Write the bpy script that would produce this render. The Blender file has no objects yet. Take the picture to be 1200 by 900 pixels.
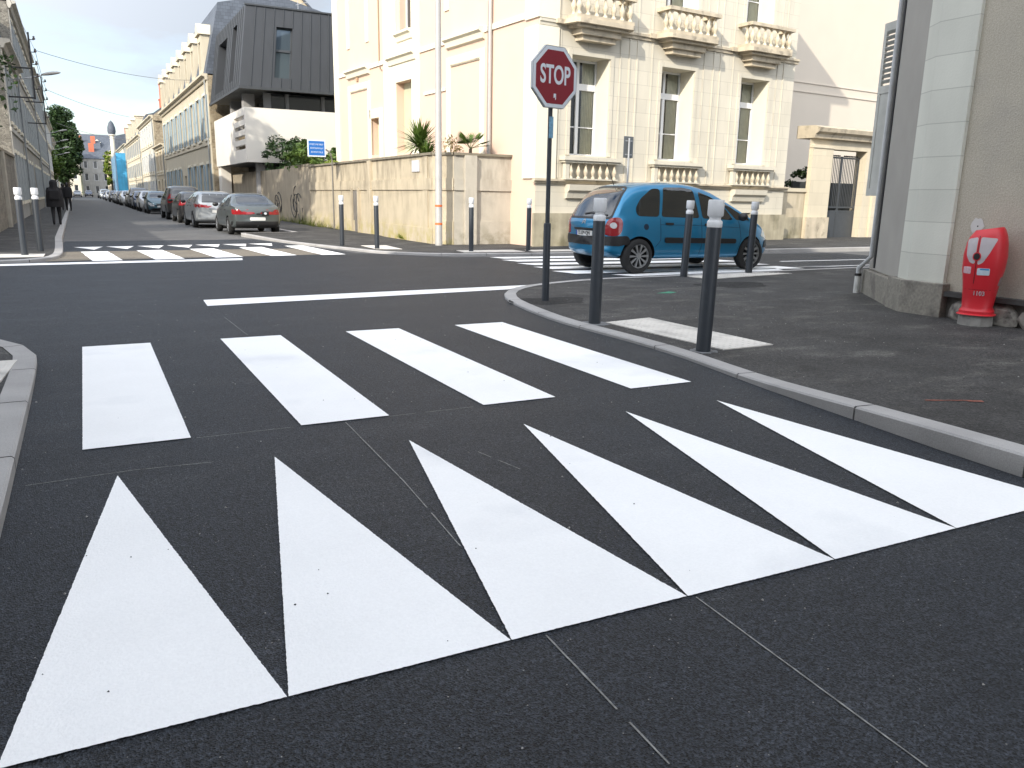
import bpy, bmesh, math, random
from math import sin, cos, pi, radians as R
from mathutils import Vector, Matrix
from mathutils.bvhtree import BVHTree
random.seed(7)
S = bpy.context.scene
COL = S.collection

# ------------------------------------------------------------------ camera, light, exposure
cam_d = bpy.data.cameras.new('camera'); cam = bpy.data.objects.new('camera', cam_d); COL.objects.link(cam)
PITCH, ROLL, YAW = 0.22980776667, 0.01799805638, R(27.5)
cam_d.sensor_fit = 'HORIZONTAL'; cam_d.sensor_width = 36; cam_d.lens = 930/1200*36
cam_d.clip_start = 0.05; cam_d.clip_end = 4000
cam.location = (0, 0, 1.4)
_f = Vector((0, cos(PITCH), -sin(PITCH))); _r = Vector((1, 0, 0)); _u = _r.cross(_f)
_r2 = _r*cos(ROLL)+_u*sin(ROLL); _u2 = -_r*sin(ROLL)+_u*cos(ROLL)
_M = Matrix((( _r2.x, _u2.x, -_f.x), (_r2.y, _u2.y, -_f.y), (_r2.z, _u2.z, -_f.z)))
cam.rotation_euler = (Matrix.Rotation(-YAW, 3, 'Z') @ _M).to_euler()
S.camera = cam

SUN_EL, SUN_AZ = R(28), R(54)          # the light travels towards azimuth 54 deg from +Y to +X
W = bpy.data.worlds.new("World"); S.world = W; W.use_nodes = True
nt = W.node_tree; nt.nodes.clear()
out = nt.nodes.new('ShaderNodeOutputWorld'); bg = nt.nodes.new('ShaderNodeBackground')
sky = nt.nodes.new('ShaderNodeTexSky'); sky.sky_type = 'NISHITA'; sky.sun_disc = False
sky.sun_elevation = SUN_EL; sky.sun_rotation = R(180)+SUN_AZ; sky.air_density = 1.0; sky.dust_density = 1.5; sky.ozone_density = 1.0
tc = nt.nodes.new('ShaderNodeTexCoord'); mp = nt.nodes.new('ShaderNodeMapping'); mp.inputs['Scale'].default_value = (1, 1, 3.2)
nz = nt.nodes.new('ShaderNodeTexNoise'); nz.inputs['Scale'].default_value = 2.6; nz.inputs['Detail'].default_value = 7; nz.inputs['Roughness'].default_value = .55
rp = nt.nodes.new('ShaderNodeValToRGB'); rp.color_ramp.elements[0].position = .30; rp.color_ramp.elements[1].position = .56
mx = nt.nodes.new('ShaderNodeMixRGB'); mx.inputs[2].default_value = (4.6, 5.2, 6.2, 1)
ml = nt.nodes.new('ShaderNodeMath'); ml.operation = 'MULTIPLY'; ml.inputs[1].default_value = .95
nt.links.new(tc.outputs['Generated'], mp.inputs[0]); nt.links.new(mp.outputs[0], nz.inputs[0]); nt.links.new(nz.outputs[0], rp.inputs[0])
nt.links.new(rp.outputs[0], ml.inputs[0]); nt.links.new(ml.outputs[0], mx.inputs[0]); nt.links.new(sky.outputs[0], mx.inputs[1])
# thin cloud is paler and brighter on the sun's side of the sky
vd = nt.nodes.new('ShaderNodeVectorMath'); vd.operation = 'DOT_PRODUCT'; vd.inputs[1].default_value = (-sin(SUN_AZ)*cos(SUN_EL), -cos(SUN_AZ)*cos(SUN_EL), sin(SUN_EL))
nt.links.new(tc.outputs['Generated'], vd.inputs[0])
vr = nt.nodes.new('ShaderNodeMapRange'); vr.inputs[1].default_value = -.55; vr.inputs[2].default_value = 1; vr.inputs[3].default_value = 0; vr.inputs[4].default_value = 1; nt.links.new(vd.outputs['Value'], vr.inputs[0])
cc = nt.nodes.new('ShaderNodeMixRGB'); cc.inputs[1].default_value = (2.15, 2.33, 2.62, 1); cc.inputs[2].default_value = (10.8, 11.2, 12.0, 1)
nt.links.new(vr.outputs[0], cc.inputs[0]); nt.links.new(cc.outputs[0], mx.inputs[2])
nt.links.new(mx.outputs[0], bg.inputs[0]); nt.links.new(bg.outputs[0], out.inputs[0])
bg.inputs[1].default_value = .15
sd = bpy.data.lights.new('sun', 'SUN'); sd.energy = 2.5; sd.angle = R(.5); sd.color = (1, .93, .81)
sun = bpy.data.objects.new('sun', sd); COL.objects.link(sun)
tr = Vector((sin(SUN_AZ)*cos(SUN_EL), cos(SUN_AZ)*cos(SUN_EL), -sin(SUN_EL)))
sun.rotation_euler = tr.to_track_quat('-Z', 'Y').to_euler(); sun.location = (-30, -30, 40)
S.view_settings.view_transform = 'Standard'; S.view_settings.look = 'None'; S.view_settings.gamma = 1
S.view_settings.exposure = 0.99; S.view_settings.use_curve_mapping = False
S.render.engine = 'CYCLES'

# ------------------------------------------------------------------ materials
MATS = {}
def mat(name, col, rough=.8, var=.12, vs=3.0, metal=0, bump=0, bs=60, coat=0, spec=.5, fine=0, fs=120, streak=0, emit=None, detail=4, col2=None, c2s=1.0, c2lo=.5, c2hi=.7, trans=0):
    if name in MATS: return MATS[name]
    m = bpy.data.materials.new(name); m.use_nodes = True; n = m.node_tree.nodes; l = m.node_tree.links
    b = n['Principled BSDF']; b.inputs['Roughness'].default_value = rough; b.inputs['Metallic'].default_value = metal
    b.inputs['Specular IOR Level'].default_value = spec
    if coat: b.inputs['Coat Weight'].default_value = coat; b.inputs['Coat Roughness'].default_value = .06
    if trans: b.inputs['Transmission Weight'].default_value = trans
    t = n.new('ShaderNodeTexCoord')
    c = (*col, 1)
    src = None
    def mul(prev, scale, amt, det, vec=None):
        nn = n.new('ShaderNodeTexNoise'); nn.inputs['Scale'].default_value = scale; nn.inputs['Detail'].default_value = det
        l.new(vec or t.outputs['Object'], nn.inputs['Vector'])
        mr = n.new('ShaderNodeMapRange'); mr.inputs[1].default_value = .25; mr.inputs[2].default_value = .75
        mr.inputs[3].default_value = 1-amt; mr.inputs[4].default_value = 1+amt; l.new(nn.outputs[0], mr.inputs[0])
        x = n.new('ShaderNodeMixRGB'); x.blend_type = 'MULTIPLY'; x.inputs[0].default_value = 1
        if prev is None: x.inputs[1].default_value = c
        else: l.new(prev, x.inputs[1])
        l.new(mr.outputs[0], x.inputs[2]); return x.outputs[0]
    if col2:
        nn = n.new('ShaderNodeTexNoise'); nn.inputs['Scale'].default_value = c2s; nn.inputs['Detail'].default_value = 6
        l.new(t.outputs['Object'], nn.inputs['Vector'])
        mr = n.new('ShaderNodeMapRange'); mr.inputs[1].default_value = c2lo; mr.inputs[2].default_value = c2hi; l.new(nn.outputs[0], mr.inputs[0])
        x = n.new('ShaderNodeMixRGB'); x.inputs[1].default_value = c; x.inputs[2].default_value = (*col2, 1); l.new(mr.outputs[0], x.inputs[0]); src = x.outputs[0]
    if var: src = mul(src, vs, var, detail)
    if fine: src = mul(src, fs, fine, 2)
    if streak:
        mpp = n.new('ShaderNodeMapping'); mpp.inputs['Scale'].default_value = (1, 1, .12); l.new(t.outputs['Object'], mpp.inputs[0])
        src = mul(src, 4, streak, 4, mpp.outputs[0])
    if src is not None: l.new(src, b.inputs['Base Color'])
    else: b.inputs['Base Color'].default_value = c
    if bump:
        nn = n.new('ShaderNodeTexNoise'); nn.inputs['Scale'].default_value = bs; nn.inputs['Detail'].default_value = 3
        l.new(t.outputs['Object'], nn.inputs['Vector']); bb = n.new('ShaderNodeBump'); bb.inputs['Strength'].default_value = bump; bb.inputs['Distance'].default_value = .01
        l.new(nn.outputs[0], bb.inputs['Height']); l.new(bb.outputs[0], b.inputs['Normal'])
    if emit: b.inputs['Emission Color'].default_value = (*emit, 1); b.inputs['Emission Strength'].default_value = 1
    MATS[name] = m; return m

def asphalt(name, col, grain=.5, scale=130, patch=.15, light=(.12, .12, .12), lo=.62, hi=.8, bump=.5, rough=.75, stain=1.2):
    """granular bitumen: bright stone chips in a dark binder, with worn patches"""
    if name in MATS: return MATS[name]
    m = bpy.data.materials.new(name); m.use_nodes = True; n = m.node_tree.nodes; l = m.node_tree.links
    b = n['Principled BSDF']; b.inputs['Roughness'].default_value = rough; b.inputs['Specular IOR Level'].default_value = .35
    t = n.new('ShaderNodeTexCoord'); o = t.outputs['Object']
    v = n.new('ShaderNodeTexVoronoi'); v.inputs['Scale'].default_value = scale; l.new(o, v.inputs['Vector'])
    s = n.new('ShaderNodeSeparateColor'); l.new(v.outputs['Color'], s.inputs[0])
    mr = n.new('ShaderNodeMapRange'); mr.inputs[1].default_value = 0; mr.inputs[2].default_value = 1; mr.inputs[3].default_value = 1-grain; mr.inputs[4].default_value = 1+grain; l.new(s.outputs[0], mr.inputs[0])
    a = n.new('ShaderNodeTexNoise'); a.inputs['Scale'].default_value = stain; a.inputs['Detail'].default_value = 8; a.inputs['Roughness'].default_value = .6; l.new(o, a.inputs['Vector'])
    ar = n.new('ShaderNodeMapRange'); ar.inputs[1].default_value = .3; ar.inputs[2].default_value = .7; ar.inputs[3].default_value = 1-patch; ar.inputs[4].default_value = 1+patch; l.new(a.outputs[0], ar.inputs[0])
    mp = n.new('ShaderNodeMapping'); mp.inputs['Scale'].default_value = (1, 2.2, 1); mp.inputs['Location'].default_value = (3, 7, 0); l.new(o, mp.inputs[0])
    a2 = n.new('ShaderNodeTexNoise'); a2.inputs['Scale'].default_value = stain*.9; a2.inputs['Detail'].default_value = 9; a2.inputs['Roughness'].default_value = .68; l.new(mp.outputs[0], a2.inputs['Vector'])
    a2r = n.new('ShaderNodeMapRange'); a2r.inputs[1].default_value = lo; a2r.inputs[2].default_value = hi; l.new(a2.outputs[0], a2r.inputs[0])
    x0 = n.new('ShaderNodeMixRGB'); x0.inputs[1].default_value = (*col, 1); x0.inputs[2].default_value = (*light, 1); l.new(a2r.outputs[0], x0.inputs[0])
    x1 = n.new('ShaderNodeMixRGB'); x1.blend_type = 'MULTIPLY'; x1.inputs[0].default_value = 1; l.new(x0.outputs[0], x1.inputs[1]); l.new(mr.outputs[0], x1.inputs[2])
    x2 = n.new('ShaderNodeMixRGB'); x2.blend_type = 'MULTIPLY'; x2.inputs[0].default_value = 1; l.new(x1.outputs[0], x2.inputs[1]); l.new(ar.outputs[0], x2.inputs[2])
    for sc_, am_ in ((scale*.36, .55), (scale*.15, .22)):        # clusters of chips, still visible a few metres away
        gq = n.new('ShaderNodeTexNoise'); gq.inputs['Scale'].default_value = sc_; gq.inputs['Detail'].default_value = 2; l.new(o, gq.inputs['Vector'])
        gr_ = n.new('ShaderNodeMapRange'); gr_.inputs[1].default_value = .3; gr_.inputs[2].default_value = .7; gr_.inputs[3].default_value = 1-am_*grain; gr_.inputs[4].default_value = 1+am_*grain; l.new(gq.outputs[0], gr_.inputs[0])
        xq = n.new('ShaderNodeMixRGB'); xq.blend_type = 'MULTIPLY'; xq.inputs[0].default_value = 1; l.new(x2.outputs[0], xq.inputs[1]); l.new(gr_.outputs[0], xq.inputs[2]); x2 = xq
    # rare pale chips
    v2 = n.new('ShaderNodeTexVoronoi'); v2.inputs['Scale'].default_value = scale*.45; l.new(o, v2.inputs['Vector'])
    s2 = n.new('ShaderNodeSeparateColor'); l.new(v2.outputs['Color'], s2.inputs[0])
    g = n.new('ShaderNodeMath'); g.operation = 'GREATER_THAN'; g.inputs[1].default_value = .985; l.new(s2.outputs[0], g.inputs[0])
    d = n.new('ShaderNodeMath'); d.operation = 'LESS_THAN'; d.inputs[1].default_value = .22; l.new(v2.outputs['Distance'], d.inputs[0])
    g2 = n.new('ShaderNodeMath'); g2.operation = 'MULTIPLY'; l.new(g.outputs[0], g2.inputs[0]); l.new(d.outputs[0], g2.inputs[1])
    x3 = n.new('ShaderNodeMixRGB'); x3.inputs[2].default_value = (.3, .29, .27, 1); l.new(g2.outputs[0], x3.inputs[0]); l.new(x2.outputs[0], x3.inputs[1])
    l.new(x3.outputs[0], b.inputs['Base Color'])
    bb = n.new('ShaderNodeBump'); bb.inputs['Strength'].default_value = bump; bb.inputs['Distance'].default_value = .006
    l.new(v.outputs['Distance'], bb.inputs['Height']); l.new(bb.outputs[0], b.inputs['Normal'])
    MATS[name] = m; return m

def ashlar(name, col, bw=1.0, bh=.42, joint=.008, dark=.6, var=.1, axis='xz', rough=.85, bump=.15, streak=.1, off=.5):
    """stone blocks with thin joints, laid out in the facade's own x-z plane"""
    if name in MATS: return MATS[name]
    m = bpy.data.materials.new(name); m.use_nodes = True; n = m.node_tree.nodes; l = m.node_tree.links
    b = n['Principled BSDF']; b.inputs['Roughness'].default_value = rough; b.inputs['Specular IOR Level'].default_value = .25
    t = n.new('ShaderNodeTexCoord'); sp = n.new('ShaderNodeSeparateXYZ'); l.new(t.outputs['Object'], sp.inputs[0])
    ad = n.new('ShaderNodeMath'); l.new(sp.outputs[0], ad.inputs[0]); l.new(sp.outputs[1], ad.inputs[1])
    cb = n.new('ShaderNodeCombineXYZ'); l.new(ad.outputs[0], cb.inputs[0]); l.new(sp.outputs[2], cb.inputs[1])
    br = n.new('ShaderNodeTexBrick'); br.inputs['Scale'].default_value = 1; br.inputs['Brick Width'].default_value = bw; br.inputs['Row Height'].default_value = bh
    br.inputs['Mortar Size'].default_value = joint; br.inputs['Mortar Smooth'].default_value = .3; br.offset = off
    br.inputs['Color1'].default_value = (*[c*(1-var) for c in col], 1); br.inputs['Color2'].default_value = (*[min(1, c*(1+var*.6)) for c in col], 1)
    br.inputs['Mortar'].default_value = (*[c*dark for c in col], 1); l.new(cb.outputs[0], br.inputs['Vector'])
    nn = n.new('ShaderNodeTexNoise'); nn.inputs['Scale'].default_value = 1.7; nn.inputs['Detail'].default_value = 8
    mp = n.new('ShaderNodeMapping'); mp.inputs['Scale'].default_value = (1, 1, .35); l.new(t.outputs['Object'], mp.inputs[0]); l.new(mp.outputs[0], nn.inputs['Vector'])
    mr = n.new('ShaderNodeMapRange'); mr.inputs[1].default_value = .3; mr.inputs[2].default_value = .7; mr.inputs[3].default_value = 1-streak; mr.inputs[4].default_value = 1+streak*.6; l.new(nn.outputs[0], mr.inputs[0])
    x = n.new('ShaderNodeMixRGB'); x.blend_type = 'MULTIPLY'; x.inputs[0].default_value = 1; l.new(br.outputs[0], x.inputs[1]); l.new(mr.outputs[0], x.inputs[2])
    l.new(x.outputs[0], b.inputs['Base Color'])
    n2 = n.new('ShaderNodeTexNoise'); n2.inputs['Scale'].default_value = 40; n2.inputs['Detail'].default_value = 4; l.new(t.outputs['Object'], n2.inputs['Vector'])
    bb = n.new('ShaderNodeBump'); bb.inputs['Strength'].default_value = bump; bb.inputs['Distance'].default_value = .01; l.new(n2.outputs[0], bb.inputs['Height']); l.new(bb.outputs[0], b.inputs['Normal'])
    MATS[name] = m; return m

def aged_wall(name, col, stain, moss, ztop, rough=.9):
    """render or stone wall: vertical run-off stains below the coping, green-ochre growth near the foot"""
    if name in MATS: return MATS[name]
    m = bpy.data.materials.new(name); m.use_nodes = True; n = m.node_tree.nodes; l = m.node_tree.links
    b = n['Principled BSDF']; b.inputs['Roughness'].default_value = rough; b.inputs['Specular IOR Level'].default_value = .2
    t = n.new('ShaderNodeTexCoord'); o = t.outputs['Object']; sp = n.new('ShaderNodeSeparateXYZ'); l.new(o, sp.inputs[0])
    def noise(sc, det, mapping=None):
        nn = n.new('ShaderNodeTexNoise'); nn.inputs['Scale'].default_value = sc; nn.inputs['Detail'].default_value = det; nn.inputs['Roughness'].default_value = .62
        if mapping: mp = n.new('ShaderNodeMapping'); mp.inputs['Scale'].default_value = mapping; l.new(o, mp.inputs[0]); l.new(mp.outputs[0], nn.inputs['Vector'])
        else: l.new(o, nn.inputs['Vector'])
        return nn.outputs[0]
    def rng(s, a, bb, c=0, d=1):
        r = n.new('ShaderNodeMapRange'); l.new(s, r.inputs[0]); r.inputs[1].default_value = a; r.inputs[2].default_value = bb; r.inputs[3].default_value = c; r.inputs[4].default_value = d; return r.outputs[0]
    def mix(f, a, bcol):
        x = n.new('ShaderNodeMixRGB'); l.new(f, x.inputs[0])
        if isinstance(a, tuple): x.inputs[1].default_value = (*a, 1)
        else: l.new(a, x.inputs[1])
        x.inputs[2].default_value = (*bcol, 1); return x.outputs[0]
    def mulv(a, bb):
        k = n.new('ShaderNodeMath'); k.operation = 'MULTIPLY'; l.new(a, k.inputs[0]); l.new(bb, k.inputs[1]); return k.outputs[0]
    c = mix(rng(noise(1.1, 8), .42, .72, 0, .55), col, tuple(x*.72 for x in col))
    st = mulv(rng(noise(2.6, 10, (1, 1, .28)), .46, .74), rng(sp.outputs[2], ztop-1.7, ztop, .3, 1.0))
    c = mix(st, c, stain)
    ms = mulv(rng(noise(2.3, 7), .42, .6), rng(sp.outputs[2], .75, 0, 0, .9))
    c = mix(ms, c, moss)
    l.new(c, b.inputs['Base Color'])
    bp = n.new('ShaderNodeBump'); bp.inputs['Strength'].default_value = .35; bp.inputs['Distance'].default_value = .02; l.new(noise(22, 6), bp.inputs['Height']); l.new(bp.outputs[0], b.inputs['Normal'])
    MATS[name] = m; return m

def rubble(name, c1, c2, mortar, scale=4.5):
    if name in MATS: return MATS[name]
    m = bpy.data.materials.new(name); m.use_nodes = True; n = m.node_tree.nodes; l = m.node_tree.links
    b = n['Principled BSDF']; b.inputs['Roughness'].default_value = .95; b.inputs['Specular IOR Level'].default_value = .15
    t = n.new('ShaderNodeTexCoord'); mp = n.new('ShaderNodeMapping'); mp.inputs['Scale'].default_value = (1, 1, 1.7); l.new(t.outputs['Object'], mp.inputs[0])
    v = n.new('ShaderNodeTexVoronoi'); v.inputs['Scale'].default_value = scale; l.new(mp.outputs[0], v.inputs['Vector'])
    e = n.new('ShaderNodeTexVoronoi'); e.feature = 'DISTANCE_TO_EDGE'; e.inputs['Scale'].default_value = scale; l.new(mp.outputs[0], e.inputs['Vector'])
    s = n.new('ShaderNodeSeparateColor'); l.new(v.outputs['Color'], s.inputs[0])
    x = n.new('ShaderNodeMixRGB'); x.inputs[1].default_value = (*c1, 1); x.inputs[2].default_value = (*c2, 1); l.new(s.outputs[0], x.inputs[0])
    r = n.new('ShaderNodeMapRange'); r.inputs[1].default_value = .02; r.inputs[2].default_value = .09; l.new(e.outputs['Distance'], r.inputs[0])
    y = n.new('ShaderNodeMixRGB'); y.inputs[1].default_value = (*mortar, 1); l.new(x.outputs[0], y.inputs[2]); l.new(r.outputs[0], y.inputs[0])
    nn = n.new('ShaderNodeTexNoise'); nn.inputs['Scale'].default_value = 3; nn.inputs['Detail'].default_value = 8; l.new(t.outputs['Object'], nn.inputs['Vector'])
    q = n.new('ShaderNodeMapRange'); q.inputs[1].default_value = .3; q.inputs[2].default_value = .7; q.inputs[3].default_value = .7; q.inputs[4].default_value = 1.2; l.new(nn.outputs[0], q.inputs[0])
    z = n.new('ShaderNodeMixRGB'); z.blend_type = 'MULTIPLY'; z.inputs[0].default_value = 1; l.new(y.outputs[0], z.inputs[1]); l.new(q.outputs[0], z.inputs[2]); l.new(z.outputs[0], b.inputs['Base Color'])
    bb = n.new('ShaderNodeBump'); bb.inputs['Strength'].default_value = .6; bb.inputs['Distance'].default_value = .03; l.new(r.outputs[0], bb.inputs['Height']); l.new(bb.outputs[0], b.inputs['Normal'])
    MATS[name] = m; return m

def leafmat(name, c1, c2):
    if name in MATS: return MATS[name]
    m = bpy.data.materials.new(name); m.use_nodes = True; n = m.node_tree.nodes; l = m.node_tree.links
    b = n['Principled BSDF']; b.inputs['Roughness'].default_value = .55; b.inputs['Specular IOR Level'].default_value = .3
    t = n.new('ShaderNodeTexCoord'); nn = n.new('ShaderNodeTexNoise'); nn.inputs['Scale'].default_value = 2.4; nn.inputs['Detail'].default_value = 6; l.new(t.outputs['Object'], nn.inputs['Vector'])
    r = n.new('ShaderNodeMapRange'); r.inputs[1].default_value = .35; r.inputs[2].default_value = .65; l.new(nn.outputs[0], r.inputs[0])
    x = n.new('ShaderNodeMixRGB'); x.inputs[1].default_value = (*c1, 1); x.inputs[2].default_value = (*c2, 1); l.new(r.outputs[0], x.inputs[0]); l.new(x.outputs[0], b.inputs['Base Color'])
    b.inputs['Subsurface Weight'].default_value = 0
    MATS[name] = m; return m

M_road = asphalt('fresh_asphalt', (.0235, .0275, .0345), .95, 190, .16, (.043, .047, .053), .5, .8, .9, .6)
M_old = asphalt('worn_asphalt', (.105, .105, .105), .25, 70, .15, (.14, .138, .13), .5, .75, .3, .85)
M_pave = asphalt('pavement_asphalt', (.046, .045, .044), .5, 110, .34, (.15, .145, .13), .52, .85, .5, .8)
M_tan = asphalt('tan_asphalt', (.17, .15, .12), .25, 70, .15, (.2, .18, .15), .5, .75, .3, .9)
M_earth = mat('dusty_ground', (.14, .13, .11), .95, .2, .3)
M_kerb = mat('kerb_granite', (.35, .34, .33), .8, .16, 2.2, bump=.25, bs=70, fine=.14, fs=160)
M_paint = mat('road_paint', (.90, .90, .89), .6, .035, 1.6, bump=.25, bs=110, fine=.03, fs=90, col2=(.69, .70, .71), c2s=.8, c2lo=.56, c2hi=.74)
M_chalk = mat('chalk', (.22, .22, .21), .95, .5, 30)
M_tact = mat('tactile_resin', (.62, .59, .54), .7, .1, 3, col2=(.42, .40, .37), c2s=2.5, c2lo=.52, c2hi=.7)
M_white = mat('white_plastic', (.72, .73, .74), .45, .04, 8)
M_grey = mat('anthracite_paint', (.030, .036, .044), .42, .1, 10, bump=.03, bs=200)
M_galv = mat('galvanised_steel', (.42, .43, .44), .45, .12, 6, metal=.6)
M_alu = mat('pale_painted_steel', (.40, .39, .37), .5, .06, 4, metal=.1)
M_black = mat('black_plastic', (.012, .012, .013), .5, .1, 8)
M_tyre = mat('tyre_rubber', (.018, .018, .018), .85, .1, 20)
M_rim = mat('wheel_alloy', (.42, .43, .44), .35, .05, 5, metal=.7)
M_glass = mat('car_glass', (.008, .010, .011), .03, 0, 1, spec=.9, coat=.6)
M_wglass = mat('window_glass', (.035, .04, .045), .08, .15, .7, spec=.7)
M_red = mat('sign_red', (.21, .013, .024), .4, .04, 3)
M_signw = mat('sign_white', (.62, .66, .70), .4, .03, 5)
M_blue = mat('sign_blue', (.008, .12, .42), .45, .04, 5)
M_leaf = leafmat('leaves_green', (.05, .10, .02), (.11, .17, .03))
M_leafd = leafmat('leaves_dark', (.018, .04, .012), (.04, .075, .02))
M_leafy = leafmat('leaves_lime', (.10, .16, .02), (.22, .27, .04))
M_bark = mat('bark', (.11, .085, .06), .95, .3, 8, bump=.5, bs=20)
M_slate = ashlar('slate_roof', (.10, .115, .14), .3, .2, .01, .6, .15, rough=.6)
M_brickred = ashlar('chimney_brick', (.50, .155, .09), .22, .075, .012, 1.25, .15)
M_pot = mat('terracotta', (.55, .20, .11), .85, .12, 5)

# ------------------------------------------------------------------ object helpers
def link(o, parent=None):
    COL.objects.link(o)
    if parent: o.parent = parent
    return o
def tag(o, label=None, cat=None, group=None, kind=None):
    if label: o['label'] = label
    if cat: o['category'] = cat
    if group: o['group'] = group
    if kind: o['kind'] = kind
    return o
def thing(name, label, cat, loc=(0, 0, 0), rz=0, group=None):
    o = bpy.data.objects.new(name, None); o.empty_display_size = .2; link(o)
    o.location = loc; o.rotation_euler = (0, 0, rz); return tag(o, label, cat, group)
def dup(root, loc=None, rz=None, label=None, group=None, scale=None):
    r = root.copy(); COL.objects.link(r)
    if loc is not None: r.location = loc
    if rz is not None: r.rotation_euler = (0, 0, rz)
    if scale is not None: r.scale = scale
    if label: r['label'] = label
    if group: r['group'] = group
    for ch in list(root.children):
        c = ch.copy(); COL.objects.link(c); c.parent = r
        for g in ch.children:
            d = g.copy(); COL.objects.link(d); d.parent = c
    return r
class MB:
    def __init__(s): s.v = []; s.f = []; s.smooth = False
    def add(s, vs, fs):
        k = len(s.v); s.v += [tuple(a) for a in vs]; s.f += [tuple(i+k for i in f) for f in fs]; return s
    def quad(s, *p): return s.add(p, [tuple(range(len(p)))])
    def box(s, x0, x1, y0, y1, z0, z1):
        v = [(x0, y0, z0), (x1, y0, z0), (x1, y1, z0), (x0, y1, z0), (x0, y0, z1), (x1, y0, z1), (x1, y1, z1), (x0, y1, z1)]
        return s.add(v, [(0, 3, 2, 1), (4, 5, 6, 7), (0, 1, 5, 4), (1, 2, 6, 5), (2, 3, 7, 6), (3, 0, 4, 7)])
    def prism(s, pts, z0, z1):                    # polygon in xy extruded in z (counter-clockwise)
        n = len(pts); return s.add([(x, y, z0) for x, y in pts]+[(x, y, z1) for x, y in pts],
            [tuple(range(n))[::-1], tuple(range(n, 2*n))]+[(i, (i+1) % n, n+(i+1) % n, n+i) for i in range(n)])
    def prismx(s, prof, x0, x1):                  # profile in (y,z) extruded along x
        n = len(prof); return s.add([(x0, y, z) for y, z in prof]+[(x1, y, z) for y, z in prof],
            [tuple(range(n))[::-1], tuple(range(n, 2*n))]+[(i, (i+1) % n, n+(i+1) % n, n+i) for i in range(n)])
    def prismy(s, prof, y0, y1):                  # profile in (x,z) extruded along y
        n = len(prof); return s.add([(x, y0, z) for x, z in prof]+[(x, y1, z) for x, z in prof],
            [tuple(range(n)), tuple(range(n, 2*n))[::-1]]+[(n+i, n+(i+1) % n, (i+1) % n, i) for i in range(n)])
    def lathe(s, prof, cx=0, cy=0, n=16, z=0):
        k = []; f = []
        for r, h in prof:
            for i in range(n): a = 2*pi*i/n; k.append((cx+r*cos(a), cy+r*sin(a), z+h))
        m = len(prof)
        for j in range(m-1):
            for i in range(n): f.append((j*n+i, j*n+(i+1) % n, (j+1)*n+(i+1) % n, (j+1)*n+i))
        f.append(tuple(range(n))[::-1]); f.append(tuple(range((m-1)*n, m*n)))
        return s.add(k, f)
    def tube(s, path, r, n=8):
        path = [Vector(p) for p in path]; k = []; f = []; m = len(path)
        rr = r if isinstance(r, (list, tuple)) else [r]*m
        up = Vector((0, 0, 1))
        for j, p in enumerate(path):
            d = (path[min(j+1, m-1)]-path[max(j-1, 0)]).normalized()
            a = d.cross(up)
            if a.length < .05: a = d.cross(Vector((0, 1, 0)))
            a.normalize(); b = d.cross(a)
            for i in range(n): t = 2*pi*i/n; k.append(p+(a*cos(t)+b*sin(t))*rr[j])
        for j in range(m-1):
            for i in range(n): f.append((j*n+i, (j+1)*n+i, (j+1)*n+(i+1) % n, j*n+(i+1) % n))
        f.append(tuple(range(n))); f.append(tuple(range((m-1)*n, m*n))[::-1])
        return s.add(k, f)
    def facade(s, x0, x1, z0, z1, holes, depth=.25, y=0):
        xs = sorted({x0, x1, *[h[0] for h in holes], *[h[1] for h in holes]}); zs = sorted({z0, z1, *[h[2] for h in holes], *[h[3] for h in holes]})
        xs = [x for x in xs if x0 <= x <= x1]; zs = [z for z in zs if z0 <= z <= z1]
        for i in range(len(xs)-1):
            for j in range(len(zs)-1):
                cx, cz = (xs[i]+xs[i+1])/2, (zs[j]+zs[j+1])/2
                if any(h[0] < cx < h[1] and h[2] < cz < h[3] for h in holes): continue
                s.quad((xs[i], y, zs[j]), (xs[i+1], y, zs[j]), (xs[i+1], y, zs[j+1]), (xs[i], y, zs[j+1]))
        for a, b, c, d in holes:
            c = max(c, z0); d = min(d, z1); e = y+depth
            s.quad((a, y, c), (a, e, c), (a, e, d), (a, y, d)); s.quad((b, e, c), (b, y, c), (b, y, d), (b, e, d))
            s.quad((a, y, d), (a, e, d), (b, e, d), (b, y, d)); s.quad((a, e, c), (a, y, c), (b, y, c), (b, e, c))
        return s
    def mesh(s, name, m, smooth=False, bevel=0, angle=40, weld=False):
        me = bpy.data.meshes.new(name); me.from_pydata(s.v, [], s.f); me.materials.append(m)
        if bevel or weld:
            bm = bmesh.new(); bm.from_mesh(me)
            if weld: bmesh.ops.remove_doubles(bm, verts=bm.verts, dist=1e-4)
            if bevel:
                ed = [e for e in bm.edges if len(e.link_faces) == 2 and e.calc_face_angle(0) > .5]
                bmesh.ops.bevel(bm, geom=ed, offset=bevel, segments=2, affect='EDGES', profile=.6)
            bm.to_mesh(me); bm.free()
        me.update()
        if smooth:
            for p in me.polygons: p.use_smooth = True
            me.set_sharp_from_angle(angle=R(angle))
        return me
    def build(s, name, m, parent=None, smooth=False, bevel=0, angle=40, loc=None, rz=None, weld=False):
        o = bpy.data.objects.new(name, s.mesh(name, m, smooth, bevel, angle, weld)); link(o, parent)
        if loc: o.location = loc
        if rz is not None: o.rotation_euler = (0, 0, rz)
        return o
def struct(name, mb, m, label, **k): return tag(mb.build(name, m, **k), label, kind='structure')
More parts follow.
